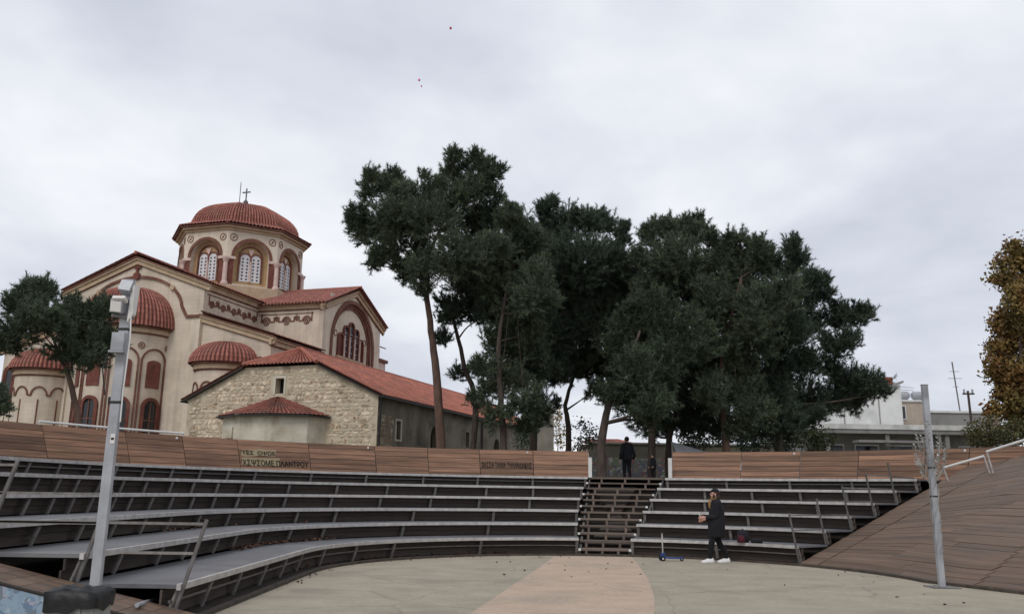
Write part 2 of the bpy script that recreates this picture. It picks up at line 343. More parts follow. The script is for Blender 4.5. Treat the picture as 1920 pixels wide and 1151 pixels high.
    def build(s, name, m, parent=None, world=True, smooth=False, **props):
        me = bpy.data.meshes.new(name); me.from_pydata(s.v, [], s.f)
        if any(q is not None for q in s.u):
            ul = me.uv_layers.new(name='UVMap'); flat = []
            for f, q in zip(s.f, s.u): flat += list(q) if q else [(0, 0)]*len(f)
            ul.data.foreach_set('uv', [c for q in flat for c in q])
        me.materials.append(MATS[m]); me.update()
        if smooth: me.polygons.foreach_set('use_smooth', [True]*len(me.polygons))
        return link(name, me, parent, world, **props)
def link(name, me, parent=None, world=True, **props):
    ob = bpy.data.objects.new(name, me); COL.objects.link(ob)
    if parent is not None:
        ob.parent = parent
        if world: ob.matrix_parent_inverse = PINV.get(parent, Matrix())
    for k, v in props.items(): ob[k] = v
    return ob
PINV = {}
def thing(name, loc, rz=0., label=None, category=None, group=None, parent=None):
    o = bpy.data.objects.new(name, None); o.empty_display_size = .2; COL.objects.link(o); o.location = loc; o.rotation_euler = (0, 0, rz)
    m = Matrix.Translation(loc) @ Matrix.Rotation(rz, 4, 'Z'); PINV[o] = m.inverted()
    if label: o['label'] = label
    if category: o['category'] = category
    if group: o['group'] = group
    return o
def fixnormals(ob):
    b = bmesh.new(); b.from_mesh(ob.data); bmesh.ops.recalc_face_normals(b, faces=b.faces); b.to_mesh(ob.data); b.free(); return ob
def arch(cx, z0, hw, zs, n=12, k=1.):      # arched opening outline, counter-clockwise
    return [(cx-hw, z0), (cx+hw, z0)]+[(cx+hw*math.cos(math.pi*i/n), zs+k*hw*math.sin(math.pi*i/n)) for i in range(n+1)]
def archline(cx, z0, hw, zs, n=14, k=1.):  # open line: up one jamb, over, down the other
    return [(cx+hw, z0)]+[(cx+hw*math.cos(math.pi*i/n), zs+k*hw*math.sin(math.pi*i/n)) for i in range(n+1)]+[(cx-hw, z0)]
def circ(cx, cz, r, n=14): return [(cx+r*math.cos(2*math.pi*i/n), cz+r*math.sin(2*math.pi*i/n)) for i in range(n)]

# ------------------------------------------------------------------ the bowl: plan of the amphitheatre
CX, CY = 2.02, 16.37            # centre of the round floor
R0 = 5.62                       # edge of the floor
RT = [5.75+1.146*k for k in range(6)]      # front edge of each seat row
ZT = [.422+.321*k for k in range(6)]       # its height
RW = 14.2                       # foot of the wooden back wall
ZW = ZT[5]
PLAT = 2.0                      # ground level round the bowl
T_LEFT, T_RIGHT = 180+61.7, 38.5
def P(R, t, z=0.):              # t: degrees on the round part (180 = west), beyond 180 the rows run straight towards the viewer
    if t > 180: return (CX-R, CY-(t-180)*.1, z)
    if t < 0: return (CX+R-.043*t, CY+.1*t, z)      # the right flank runs straight and opens outwards
    a = R_(t); return (CX+R*math.cos(a), CY+R*math.sin(a), z)
def tstairL(R): return 92.3-(R-5.75)/5.73*5.0
def tstairR(R): return 80.0-(R-5.75)/5.73*4.3
def arclen(R, t): return (t-180)*.1+R*math.pi if t > 180 else (R*R_(t) if t > 0 else t*.1)
def subdiv(t0, t1, step):       # t0 > t1
    out = [t0]; t = t0
    while t > t1+1e-6:
        s = 12 if t > 180 or t <= 0 else step
        nx = t-s
        if t > 180 and nx < 180: nx = 180.
        if t > 0 and nx < 0: nx = 0.
        if nx < t1+1: nx = t1
        out.append(nx); t = nx
    return out
def slab(mb, Ra, Rb, z0, z1, ta, tb, step=4, tb2=None, ta2=None):
    """Curved board between radii Ra and Rb, from t=ta down to tb (tb2/ta2 at the outer radius), z0/z1 numbers or functions of (R,t)."""
    tb2 = tb if tb2 is None else tb2; ta2 = ta if ta2 is None else ta2
    f0 = z0 if callable(z0) else (lambda R, t: z0); f1 = z1 if callable(z1) else (lambda R, t: z1)
    ts = subdiv(ta, tb, step); n = len(ts); o = len(mb.v); uvs = []
    for i, t in enumerate(ts):
        k = (ta-t)/(ta-tb) if ta != tb else 0; t2 = ta2+(tb2-ta2)*k
        for (R, f, tt) in ((Ra, f0, t), (Ra, f1, t), (Rb, f1, t2), (Rb, f0, t2)): mb.v.append(P(R, tt, f(R, tt)))
    q = lambda R, t, b: (arclen(R, t)+b, R)
    for i in range(n-1):
        a, b = o+4*i, o+4*(i+1)
        ua, ub = arclen(Ra, ts[i]), arclen(Ra, ts[i+1])
        for k in range(4):
            kk = (k+1) % 4
            va = (0, .3, .3+Rb-Ra, .6+Rb-Ra, .9+Rb-Ra)
            mb.f.append([a+k, b+k, b+kk, a+kk]); mb.u.append([(ua, va[k]), (ub, va[k]), (ub, va[k+1]), (ua, va[k+1])])
    mb.f.append([o, o+1, o+2, o+3]); e = o+4*(n-1); mb.f.append([e+3, e+2, e+1, e]); mb.u += [[(0, 0)]*4, [(0, 0)]*4]
    return mb
def struct(name, mb, m, **k): return fixnormals(mb.build(name, m, kind='structure', **k))

# floor, painted path, kerb, earth bank, ground level round the bowl
mb = MB(); mb.add([(-40, -60, 0), (60, -60, 0), (60, 40, 0), (-40, 40, 0)], [(0, 1, 2, 3)]); struct('stage_floor', mb, 'floor_paint')
lft = [(1.13, 21.75), (.95, 20.4), (.6, 18.1), (-.05, 14), (-.48, 11.3), (-1.0, 8), (-1.8, 3), (-2.8, -4)]
rgt = [(3.02, 21.75), (2.9, 20), (2.72, 18), (2.56, 16.27), (2.38, 14.8), (2.2, 13.4), (1.9, 11.6), (1.2, 8.5), (-.2, 4), (-1.2, -4)]
def resample(pl, n):
    ys = np.linspace(pl[0][1], pl[-1][1], n); a = np.array(pl); return [(float(np.interp(-y, -a[:, 1], a[:, 0])), float(y)) for y in ys]
la, ra = resample(lft, 40), resample(rgt, 40); mb = MB()
for i in range(39): mb.add([(*la[i], .004), (*ra[i], .004), (*ra[i+1], .004), (*la[i+1], .004)], [(0, 1, 2, 3)])
struct('painted_path', mb, 'path_paint')
mb = MB(); slab(mb, R0, R0+.10, -.02, .05, 250, -118); kerb = struct('floor_kerb', mb, 'kerb_wood')
mb = MB(); slab(mb, R0+.10, R0+.17, -.02, .015, 250, 38.5); struct('kerb_channel', mb, 'deck_gap')
mb = MB(); slab(mb, R0+.17, 6.45, -.02, .03, 242, 38.5); slab(mb, 6.45, RW+.2, lambda R, t: -.02, lambda R, t: max(.03, (R-6.45)*.27-.05), 242, 38.5); struct('earth_bank', mb, 'soil')
# raised ground beyond the back wall, reaching the horizon
mb = MB(); inner = [P(RW+.62, t, PLAT) for t in subdiv(300, -112, 6)]
ncount = len(inner); outer = []
for i, p in enumerate(inner):
    d = Vector((p[0]-CX, p[1]-(CY-4), 0)).normalized(); outer.append((p[0]+d.x*2500, p[1]+d.y*2500, PLAT))
mid = [(p[0]+(q[0]-p[0])*.03, p[1]+(q[1]-p[1])*.03, PLAT) for p, q in zip(inner, outer)]
base = [(p[0], p[1], -.3) for p in inner]
mb.add(base+inner+mid+outer, [(r*ncount+i, r*ncount+i+1, (r+1)*ncount+i+1, (r+1)*ncount+i) for r in range(3) for i in range(ncount-1)])
struct('ground', mb, 'earth')

# ------------------------------------------------------------------ seat rows
GAP = .006
SPACE = [2.3, 2.35, 2.3, 1.45, 1.5, 1.75]
ordn = ['lowest', 'second lowest', 'third lowest', 'third highest', 'second highest', 'topmost']
RAKE = .27
def row(k, side):
    R, z = RT[k], ZT[k]; zb = ZT[k-1] if k else .03
    if side == 'left': ta, tb = T_LEFT, tstairL(R)+.3
    else: ta, tb = tstairR(R)-.3, T_RIGHT
    Rb = RT[k+1]+.10 if k < 5 else RW-.02
    tb2 = tstairL(Rb)+.3 if side == 'left' else tb; ta2 = ta if side == 'left' else tstairR(Rb)-.3
    lab = {'left': f'{ordn[k]} curved grey bench row left of the staircase', 'right': f'{ordn[k]} curved grey bench row right of the staircase'}[side]
    b0 = P(R, 180 if side == 'left' else 60)
    th = thing('bench_row', (b0[0], b0[1], zb), 0, lab, 'bench', 'curved bench rows of the amphitheatre')
    L_ = arclen(R, ta)-arclen(R, tb); n = max(2, round(L_/SPACE[k]))
    def tat(s):          # t at arc length s from ta
        l = arclen(R, ta)-s
        return 180+(l-R*math.pi)/.1 if l > R*math.pi else math.degrees(l/R)
    bounds = [tat(L_*i/n) for i in range(n+1)]
    for i in range(n):
        g = GAP/R*57.3
        a, b = bounds[i]-(g if bounds[i] < 180 else .06), bounds[i+1]+(g if bounds[i+1] < 180 else .06)
        a2 = ta2 if (side == 'right' and i == 0) else a; b2 = tb2 if (side == 'left' and i == n-1) else b
        mb = MB(); slab(mb, R+.055, Rb, z-.045, z, a, b, 4, b2, a2); mb.build('seat_board', 'seat_board', th)
        # two raked riser planks, set back under the board
        for j in range(2):
            h0 = zb+(z-.05-zb)*(.03+.48*j); h1 = zb+(z-.05-zb)*(.03+.48*j+.46)
            ro = lambda h: R+.17+RAKE*(z-h)
            mb = MB(); o = len(mb.v)
            slab(mb, ro((h0+h1)/2), ro((h0+h1)/2)+.025, h0, h1, a, b, 4); mb.build('riser_plank', 'riser_wood', th)
    # front edge profile and the raked posts under it
    mb = MB(); slab(mb, R, R+.05, z-.062, z+.006, ta, tb, 3); mb.build('nosing', 'steel', th)
    allb = [(i, t) for i, t in enumerate(bounds)]+[(-1, (bounds[i]+bounds[i+1])/2) for i in range(n) if bounds[i+1] > 140]
    for i, t in allb:
        if i == 0: t -= .35 if t < 180 else 1.0
        if i == n: t += .35
        jit = random.uniform(-.3, .3) if i not in (0, n) else 0; t += jit if t < 180 else jit*4
        top = Vector(P(R+.07, t, z-.075)); foot = Vector(P(R+.07+RAKE*(z-zb), t, zb))
        rad = (foot-top); rad.z = 0; rad = Vector((Vector(P(R+1, t))-Vector(P(R, t))))
        mb = MB().bar(foot, top, .07, .026, up=tuple(rad)); mb.build('post', 'post_paint', th)
    if k in (0, 5):      # thin tie rail behind the posts
        mb = MB(); zz = zb+(z-zb)*.52; slab(mb, R+.11, R+.13, zz-.014, zz+.014, ta, tb, 4); mb.build('tie_rail', 'steel_dark', th)
    # guard at the outer end: raked post with rails running back over the next rows
    te = T_LEFT-.5 if side == 'left' else T_RIGHT+.25
    gp = lambda kk, zz: Vector(P(RT[kk]-.02+RAKE*(ZT[kk]-zz), te, zz))
    if k < 5:
        ztop = min(z+.72, ZT[5]+.45)
        MB().bar(gp(k, zb+.01), gp(k, ztop), .036, .036, up=(0, 1, 0)).build('guard_post', 'steel_dark', th)
        for m_ in (1, 2):
            if k+m_ < 6:
                zz = ZT[k+m_]+(.03 if m_ == 2 else .02)
                MB().bar(gp(k, zz), gp(k+m_, zz)-Vector((0, 0, 0)), .022, .03).build('guard_rail', 'post_paint', th)
    return th
for k in range(6):
    row(k, 'left'); row(k, 'right')
th = thing('scaffold_pipe', P(6.0, 236, .2), 0, 'loose grey pipe poking out from under the lowest left bench row', 'pipe')
mb = MB(); mb.tube([(-3.96, 9.6, .27), (-4.2, 10.6, .2), (-4.5, 12, .1)], .024, 10); mb.build('pipe_body', 'galv', th)
mb = MB(); mb.lathe([(.038, -.025), (.038, .025), (.018, .025), (.018, -.025), (.038, -.025)], (0, 0, 0), 12); c = mb.build('collar', 'galv', th, world=False)
c.matrix_parent_inverse = PINV[th]; c.matrix_local = Matrix.Translation((-3.96, 9.6, .27)) @ Matrix.Rotation(R_(80), 4, 'X')

# ------------------------------------------------------------------ staircase between the two blocks
st = thing('staircase', P(5.75, 86), 0, 'dark wooden open staircase climbing between the two blocks of benches', 'staircase')
NS = 12; rise = ZW/NS; run = (RT[5]-RT[0]+.573)/NS
for i in range(NS):
    R = RT[0]-.02+run*i; z = rise*(i+1); a, b = tstairL(R)-.25, tstairR(R)+.25
    for j in range(2):
        r1 = R+.02+j*.21; ext = .12 if j == 0 else 0
        mb = MB(); slab(mb, r1, r1+.19, z-.045, z, a+ext, b-ext, 3); mb.build('tread_plank', 'stair_wood', st)
    n = 3
    for q in range(n):
        t = a+(b-a)*(q+.35+.1*((i//2) % 2))/n
        MB().bar(P(R+.05, t, z-rise+.0), P(R+.05, t, z-.045), .06, .05, up=(0, 1, 0)).build('riser_post', 'stair_wood', st)
    if i % 2 == 0:
        for t in (a+.35, b-.35):
            MB().bar(P(R-.01, t, z-.05), P(R-.01, t, z+.006), .06, .04, up=(0, 1, 0)).build('end_cap', 'white_paint', st)
for tf in (tstairL, tstairR):
    s_ = -.1 if tf is tstairL else .1
    MB().bar(P(RT[0]+.1, tf(RT[0])+s_, .0), P(RT[5]+.3, tf(RT[5])+s_, ZW-.16), .05, .2).build('stringer', 'steel_dark', st)
mb = MB(); slab(mb, RT[0]+.35, RT[5]+.6, lambda R, t: 0, lambda R, t: max(.02, (R-RT[0]-.2)*.28+.02), 92, 76, 4, 87, 80); mb.build('under_board', 'riser_wood', st)
mb = MB(); slab(mb, RT[5]+.58, RW+.7, ZW-.05, ZW-.004, tstairL(RT[5])-.1, tstairR(RT[5])+.1, 3); struct('landing', mb, 'stair_wood')

# ------------------------------------------------------------------ sloping decks beside the rows
SEAM = [38.0, 33.2, -9.0, -56.0, -112.0]
def dslope(t): return .28+.0055*max(0, min(37-t, 16))
def dz(R, t): return (R-R0-.1)*dslope(t)+.05
mb = MB(); slab(mb, R0+.1, RW+.1, lambda R, t: dz(R, t)-.3, lambda R, t: dz(R, t)-.07, 38, -112, 3); deck = struct('wooden_deck', mb, 'deck_gap')
PW = .205; nr = int((RW-R0-.1)/PW)
for s in range(4):
    for j in range(nr+1):
        ra_ = R0+.105+j*PW; rb_ = min(ra_+PW-.014, RW+.1)
        sk = lambda q: SEAM[q] if q < 2 else min(SEAM[q]+4.6*(ra_-R0), 32.5-.3*q)      # the lower seams run askew across the slope
        a, b = sk(s), sk(s+1)
        if a-b < 1.5: continue
        g = .018/ra_*57.3
        cuts = [a]+{1: [a-(a-b)*random.uniform(.3, .7)], 2: [a-(a-b)*random.uniform(.3, .7)]}.get(s, [])+[b]
        for q in range(len(cuts)-1):
            lift = random.uniform(0, .007); tilt = random.uniform(-.006, .006)
            mb = MB(); slab(mb, ra_, rb_, lambda R, t: dz(R, t)-.021, lambda R, t: dz(R, t)+lift+tilt*(R-ra_)/PW, cuts[q]-g*(1 if q == 0 else .25), cuts[q+1]+g*(1 if q == len(cuts)-2 else .25), 3.2); mb.build('plank', 'deck_wood', deck, world=False)
# left deck: a plain ramp of planks in front of the row ends, with a painted retaining wall
lz = lambda x: .225*(-3.0-x)
mb = MB(); mb.hexa([(-12.4, 9.35, -.02), (-3.0, 9.35, -.02), (-3.0, 10.14, -.02), (-12.4, 10.14, -.02), (-12.4, 9.35, lz(-12.4)-.03), (-3.0, 9.35, .0), (-3.0, 10.14, .0), (-12.4, 10.14, lz(-12.4)-.03)])
ldeck = struct('side_deck', mb, 'deck_gap')
x = -3.02
while x > -12.2:
    x2 = x-.2
    for (ya, yb) in ((9.33, 9.74), (9.752, 10.15)):
        mb = MB(); l = random.uniform(0, .004)
        us = [[(0, 0), (.4, 0), (.4, .2), (0, .2)]]*6
        mb.hexa([(x2, ya, lz(x2)-.025), (x, ya, lz(x)-.025), (x, yb, lz(x)-.025), (x2, yb, lz(x2)-.025), (x2, ya, lz(x2)+l), (x, ya, lz(x)+l), (x, yb, lz(x)+l), (x2, yb, lz(x2)+l)], us)
        mb.build('plank', 'deck_wood', ldeck, world=False)
    x = x2-.008
wl = thing('retaining_wall', (-5, 9.25, 0), 0, 'low blue graffiti-covered wall under the wooden ramp, bottom left', 'wall')
mb = MB(); mb.add([(-12.4, 9.25, -.02), (-3.05, 9.25, -.02), (-3.05, 9.25, .0), (-12.4, 9.25, lz(-12.4)-.04), (-12.4, 9.325, -.02), (-3.05, 9.325, -.02), (-3.05, 9.325, .0), (-12.4, 9.325, lz(-12.4)-.04)],
 [(0, 1, 2, 3), (7, 6, 5, 4), (3, 2, 6, 7), (1, 5, 6, 2), (0, 3, 7, 4)]); mb.build('wall_panel', 'graffiti_blue', wl)
MB().bar((-12.4, 9.28, lz(-12.4)-.02), (-3.05, 9.28, .01), .07, .02).build('coping', 'deck_gap', wl)
for xx in (-4.35, -5.9, -7.4):
    MB().box(xx, xx+.012, 9.243, 9.25, 0, lz(xx)-.06).build('joint', 'deck_gap', wl)

# ------------------------------------------------------------------ wooden back wall in leaning panels
def fence(name, label, ts, extra=None):
    mid_ = P(RW, (ts[0]+ts[-1])/2, ZW); f = thing(name, mid_, 0, label, 'fence')
    panels = []
    for i in range(len(ts)-1):
        a, b = ts[i], ts[i+1]; g = .012/RW*57.3 if a <= 180 else .12
        lo = lambda t: dz(RW-.02, t)-.03 if t < 38 else ZW-.02
        A0, B0 = Vector(P(RW, a-g, 0)), Vector(P(RW, b+g, 0)); A1, B1 = Vector(P(RW+.42, a-g, 0)), Vector(P(RW+.42, b+g, 0))
        top = 2.99 if a > 38 else max(2.99+.012*(38-a), lo(a)+.3, lo(b)+.3)
        npl = 6; pan = None
        q = lambda A, B, s, z: A.lerp(B, s)+Vector((0, 0, z))
        zl0 = zl1 = min(lo(a), lo(b))
        outn = (A1-A0).normalized()
        back = MB()
        pts = [A0+Vector((0, 0, zl0)), B0+Vector((0, 0, zl1)), B1+Vector((0, 0, top)), A1+Vector((0, 0, top))]
        back.hexa([p+outn*.03 for p in pts]+[p+outn*.06 for p in pts])
        pan = back.build('panel', 'deck_gap', f); panels.append((A0, B0, A1, B1, zl0, zl1, top, pan))
        for j in range(npl):
            s0, s1 = j/npl+.006, (j+1)/npl-.006
            def pt(Aq, Bq, zl, s): p = Aq.lerp(Bq, s); p.z = zl+(top-zl)*s; return p
            L4 = [pt(A0, A1, zl0, s0), pt(B0, B1, zl1, s0), pt(B0, B1, zl1, s1), pt(A0, A1, zl0, s1)]
            o1 = outn*(-.012+random.uniform(-.004, .004)); wd = (B0-A0).length
            us = [[(0, 0), (wd, 0), (wd, .15), (0, .15)]]*6
            MB().hexa([p+o1+outn*.023 for p in L4]+[p+o1 for p in L4], us).build('plank', 'fence_wood', pan, world=False)
        if extra and i in extra: extra[i](f, panels[-1])
        if i % 3 == 1 and a < 150:
            c = A1.lerp(B1, .9); c.z = top-.08; c -= outn*.05
            m2 = MB(); m2.lathe([(0, -.035), (.03, -.03), (.035, 0), (.03, .03), (0, .035)], c, 10); m2.build('lamp_knob', 'white_paint', f)
    return f, panels
def lettering(f, pn, text, s0, s1, h0, h1, name='lettering', m='lettering', shift=0.):
    A0, B0, A1, B1, zl0, zl1, top, pan = pn
    cu = bpy.data.curves.new('t', 'FONT'); cu.body = text; cu.size = 1; cu.extrude = .012; cu.resolution_u = 2
    tmp = bpy.data.objects.new('t', cu); COL.objects.link(tmp)
    dg = bpy.context.evaluated_depsgraph_get(); me = bpy.data.meshes.new_from_object(tmp.evaluated_get(dg)); bpy.data.objects.remove(tmp)
    xs = [v.co.x for v in me.vertices]; ys = [v.co.y for v in me.vertices]; x0, x1, y0, y1 = min(xs), max(xs), min(ys), max(ys)
    nrm = (A0-A1).normalized()
    for v in me.vertices:
        s = s0+(s1-s0)*(v.co.x-x0)/(x1-x0); h = h0+(h1-h0)*(v.co.y-y0)/(y1-y0)
        lo_, hi_ = A0.lerp(B0, s), A1.lerp(B1, s); lo_.z = zl0; hi_.z = top
        v.co = lo_.lerp(hi_, h)+nrm*(.02+v.co.z)
    me.materials.clear(); me.materials.append(MATS[m]); return link(name, me, f, kind='stuff')
def patch(f, pn, polys, m, name):
    A0, B0, A1, B1, zl0, zl1, top, pan = pn; nrm = (A0-A1).normalized()
    def fr(a, b, z):
        lo_, hi_ = A0.lerp(B0, a), A1.lerp(B1, a); lo_.z = zl0; hi_.z = top; return lo_.lerp(hi_, z)+nrm*b
    mb = MB()
    for q in polys: mb.plate(q, fr, .016, .0)
    return mb.build(name, m, f)
def signL(f, pn):
    patch(f, pn, [[(.02, .50), (.10, .47), (.30, .52), (.50, .50), (.52, .72), (.40, .70), (.30, .74), (.12, .66), (.05, .68)], [(.02, .20), (.26, .18), (.54, .22), (.56, .46), (.30, .44), (.03, .44)]], 'pale_paint', 'faded_paint')
    lettering(f, pn, 'ΧΣΨΣΟΜΕ ΠΛΑΝΤΡΟΥ', .03, .97, .2, .38); lettering(f, pn, 'ΤΕΣ  ΟΨΩΕ', .04, .5, .54, .66)
def signR(f, pn):
    lettering(f, pn, 'ΒΑΣΣΑ ΤΑΝΙΑ ΤΗΛΑΝΔΑΚΗΣ', .03, .97, .36, .56)
tL = [295, 275, 255, 235, 217, 199, 181, 174, 167.1, 159.7, 149.8, 142.7, 135.6, 126.1, 117, 109.6, 102.3, 94.7, 86.9]
tR = [75.3, 66, 58.3, 51, 43, 38, 31, 23, 16, 9, 2, -6, -15]
fl, pl_ = fence('wooden_fence', 'long leaning plank wall behind the benches left of the staircase', tL, {12: signL, 16: signR})
frr, pr_ = fence('wooden_fence', 'leaning plank wall behind the benches right of the staircase', tR)
hr = thing('top_rail', P(RW+.42, 150, 2.99), 0, 'pale pipe rail along the top of the left plank wall', 'rail')
pts = [Vector(P(RW+.40, t, 3.06)) for t in np.linspace(160, 142.5, 9)]
MB().tube(pts, .03, 8).build('pipe', 'white_paint', hr)
for p in pts[::2]: MB().tube([p, p-Vector((0, 0, .09))], .015, 6).build('bracket', 'steel', hr)
for t, nm in ((86.75, 'left'), (75.45, 'right')):
    g = thing('gate_post', P(RW-.25, t, ZW), 0, f'white post at the {nm} side of the opening above the staircase', 'post', 'white posts at the stair opening')
    MB().bar(P(RW-.25, t, ZW-.004), P(RW-.25, t, ZW+.72), .12, .08, up=(0, 1, 0)).build('shaft', 'white_paint', g)
    MB().bar(P(RW-.25, t, ZW-.004), P(RW-.25, t, ZW+.012), .2, .16, up=(0, 1, 0)).build('foot_plate', 'steel', g)
# handrails on the upper deck, right
for i, (ta, tb, za, zb_) in enumerate(((37.2, 32.0, .40, .50), (31.6, 24.5, .60, .72))):
    a, b = P(12.5, ta, dz(12.5, ta)+za), P(12.5, tb, dz(12.5, tb)+zb_)
    h = thing('deck_handrail', P(12.5, ta, dz(12.5, ta)), 0, ['lower white pipe handrail on the deck, nearer the benches', 'upper white pipe handrail on the deck at the right edge'][i], 'handrail', 'handrails on the deck')
    MB().tube([a, Vector(a).lerp(Vector(b), .5), b], .035, 8).build('rail', 'white_paint', h)
    for t, p in ((ta, a), (tb, b)):
        MB().tube([p, P(12.62, t-.2, dz(12.62, t))], .025, 6).build('leg', 'steel', h)

# ------------------------------------------------------------------ domed church
CH = thing('domed_church', (-18.13, 49.0, PLAT), R_(-16.7), 'large cream Byzantine style church with red tiled dome and brown trim', 'church')
def part(mb, name, m, parent=None, smooth=False, fix=True, **k):
    o = mb.build(name, m, parent or CH, world=False, smooth=smooth, **k); return fixnormals(o) if fix else o
NW, AE = 9.74, 4.67                 # nave width, aisle width
XC = -NW/2
fE = lambda y: (lambda a, b, z: (a, y-b, z))          # frame of an east-facing (towards the viewer) wall
fS = lambda x: (lambda a, b, z: (x+b, a, z))          # frame of a south-facing (right-hand) wall
ZE, ZR = 11.35, 13.25               # nave eave, ridge
TE, TRZ = 11.15, 12.95              # transept eave, ridge
TY0, TY1 = 5.74, 14.05; TYC = (TY0+TY1)/2
AX = AE
# walls
F0 = fE(0)
mb = MB(); mb.panel([(-NW, 0), (0, 0), (0, ZE), (XC, ZR), (-NW, ZE)], [], F0, .3)
mb.add([(-NW, 0, 0), (-NW, 24, 0), (-NW, 24, ZE), (-NW, 0, ZE)], [(0, 1, 2, 3)]); mb.add([(0, 0, 0), (0, 24, 0), (0, 24, ZE), (0, 0, ZE)], [(0, 1, 2, 3)])
mb.add([(-NW, 24, 0), (0, 24, 0), (0, 24, ZE), (XC, 24, ZR), (-NW, 24, ZE)], [(0, 1, 2, 3, 4)]); part(mb, 'nave_wall', 'plaster', fix=False)
for sx, nm in ((1, 'r'), (-1, 'l')):
    X = (lambda x: x) if sx > 0 else (lambda x: -NW-x)
    mb = MB(); y0 = .12
    mb.add([(X(-.02), y0, 0), (X(AE), y0, 0), (X(AE), y0, 7.9), (X(-.02), y0, 9.38)], [(0, 1, 2, 3)])
    part(mb, 'aisle_wall', 'plaster', fix=False); mb = MB()
    mb.add([(X(AE), y0, 0), (X(AE), TY0, 0), (X(AE), TY0, 7.9), (X(AE), y0, 7.9)], [(0, 1, 2, 3)])
    part(mb, 'aisle_wall', 'plaster', fix=False)
    mb = MB(); xt = AE+.06
    mb.add([(X(0), TY0, 7), (X(xt), TY0, 0), (X(xt), TY0, TE), (X(0), TY0, TE)], [(0, 1, 2, 3)])
    mb.add([(X(0), TY0, 0), (X(xt), TY0, 0), (X(0), TY0, 7)], [(0, 1, 2)])
    mb.add([(X(0), TY1, 0), (X(xt), TY1, 0), (X(xt), TY1, TE), (X(0), TY1, TE)], [(0, 1, 2, 3)])
    if sx > 0:
        FS = fS(xt); mb.panel([(TY0, 0), (TY1, 0), (TY1, TE), (TYC, TRZ), (TY0, TE)], [arch(TYC, 7.55, 2.95, 8.95, 16)], FS, .22)
    else: mb.add([(X(xt), TY0, 0), (X(xt), TY1, 0), (X(xt), TY1, TE), (X(xt), TYC, TRZ), (X(xt), TY0, TE)], [(0, 1, 2, 3, 4)])
    part(mb, 'transept_wall', 'plaster_smooth', fix=False)
# roofs
def plane(e0, e1, t1, t0): return lambda s, t: (Vector(e0).lerp(Vector(e1), s)).lerp(Vector(t0).lerp(Vector(t1), s), t)
def roof(name, e0, e1, t1, t0, m='tile_church', parent=None, pitch=.24, row=.36):
    w_ = max((Vector(e1)-Vector(e0)).length, (Vector(t1)-Vector(t0)).length); h_ = (Vector(t0)-Vector(e0)).length
    mb = MB(); mb.tiled(plane(e0, e1, t1, t0), max(2, int(w_/pitch)), max(2, int(h_/row))); return part(mb, name, m, parent, fix=False)
OV = .45; rk = (ZR-ZE)/(NW/2)
ze = ZE-OV*rk+.12
for sx in (1, -1):
    xe = OV if sx > 0 else -NW-OV
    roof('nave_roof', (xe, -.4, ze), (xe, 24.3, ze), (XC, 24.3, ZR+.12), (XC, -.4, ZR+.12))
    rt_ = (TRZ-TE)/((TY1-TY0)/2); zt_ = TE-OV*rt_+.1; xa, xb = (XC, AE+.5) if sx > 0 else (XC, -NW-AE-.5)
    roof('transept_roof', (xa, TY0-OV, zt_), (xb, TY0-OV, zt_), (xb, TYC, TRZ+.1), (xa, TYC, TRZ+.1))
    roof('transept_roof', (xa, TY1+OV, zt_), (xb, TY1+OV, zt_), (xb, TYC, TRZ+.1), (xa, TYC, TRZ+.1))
    x0_, x1_ = (0, AE+.4) if sx > 0 else (-NW, -NW-AE-.4)
    for ya, yb in ((-.25, TY0),):
        roof('aisle_roof', (x1_, ya, 7.98), (x1_, yb, 7.98), (x0_, yb, 9.55), (x0_, ya, 9.55))
# ridge caps
MB_ = MB(); MB_.tube([(XC, -.42, ZR+.17), (XC, 24.3, ZR+.17)], .11, 8); part(MB_, 'ridge_cap', 'tile_church')
MB_ = MB(); MB_.tube([(-NW-AE-.5, TYC, TRZ+.15), (AE+.5, TYC, TRZ+.15)], .11, 8); part(MB_, 'ridge_cap', 'tile_church')
# cornices: stepped mouldings along rakes and eaves
def cornice(pts, fr, off=0., nm='cornice'):
    mb = MB(); mb.ribbon(pts, .30, fr, .14); part(mb, nm, 'cornice')
    q = [(p[0], p[1]+.18) for p in pts]; mb = MB(); mb.ribbon(q, .12, fr, .24); part(mb, nm, 'cornice')
    q = [(p[0], p[1]+.27) for p in pts]; mb = MB(); mb.ribbon(q, .07, fr, .30); part(mb, nm, 'trim')
    q = [(p[0], p[1]-.17) for p in pts]; mb = MB(); mb.ribbon(q, .06, fr, .06); part(mb, nm, 'trim')
cornice([(OV, ze-.33), (XC, ZR-.33), (-NW-OV, ze-.33)], F0)
cornice([(-.1, 9.16), (AE+.3, 7.66)], fE(.12)); cornice([(-NW+.1, 9.16), (-NW-AE-.3, 7.66)], fE(.12))
cornice([(-.1, ZE-.22), (TY0, ZE-.22)], fS(0)); cornice([(-.1, 7.62), (TY0, 7.62)], fS(AE))
cornice([(0, TE-.2), (AE+.3, TE-.2)], fE(TY0)); cornice([(TY0-OV, zt_-.3), (TYC, TRZ-.32), (TY1+OV, zt_-.3)], fS(AE+.06))
# corner buttress strips on the east front
for xx in (-.32, -NW+.32):
    mb = MB(); mb.plate([(xx-.3, 0), (xx+.3, 0), (xx+.3, 9.1), (xx-.3, 9.1)], F0, .12); part(mb, 'pilaster', 'plaster_smooth')
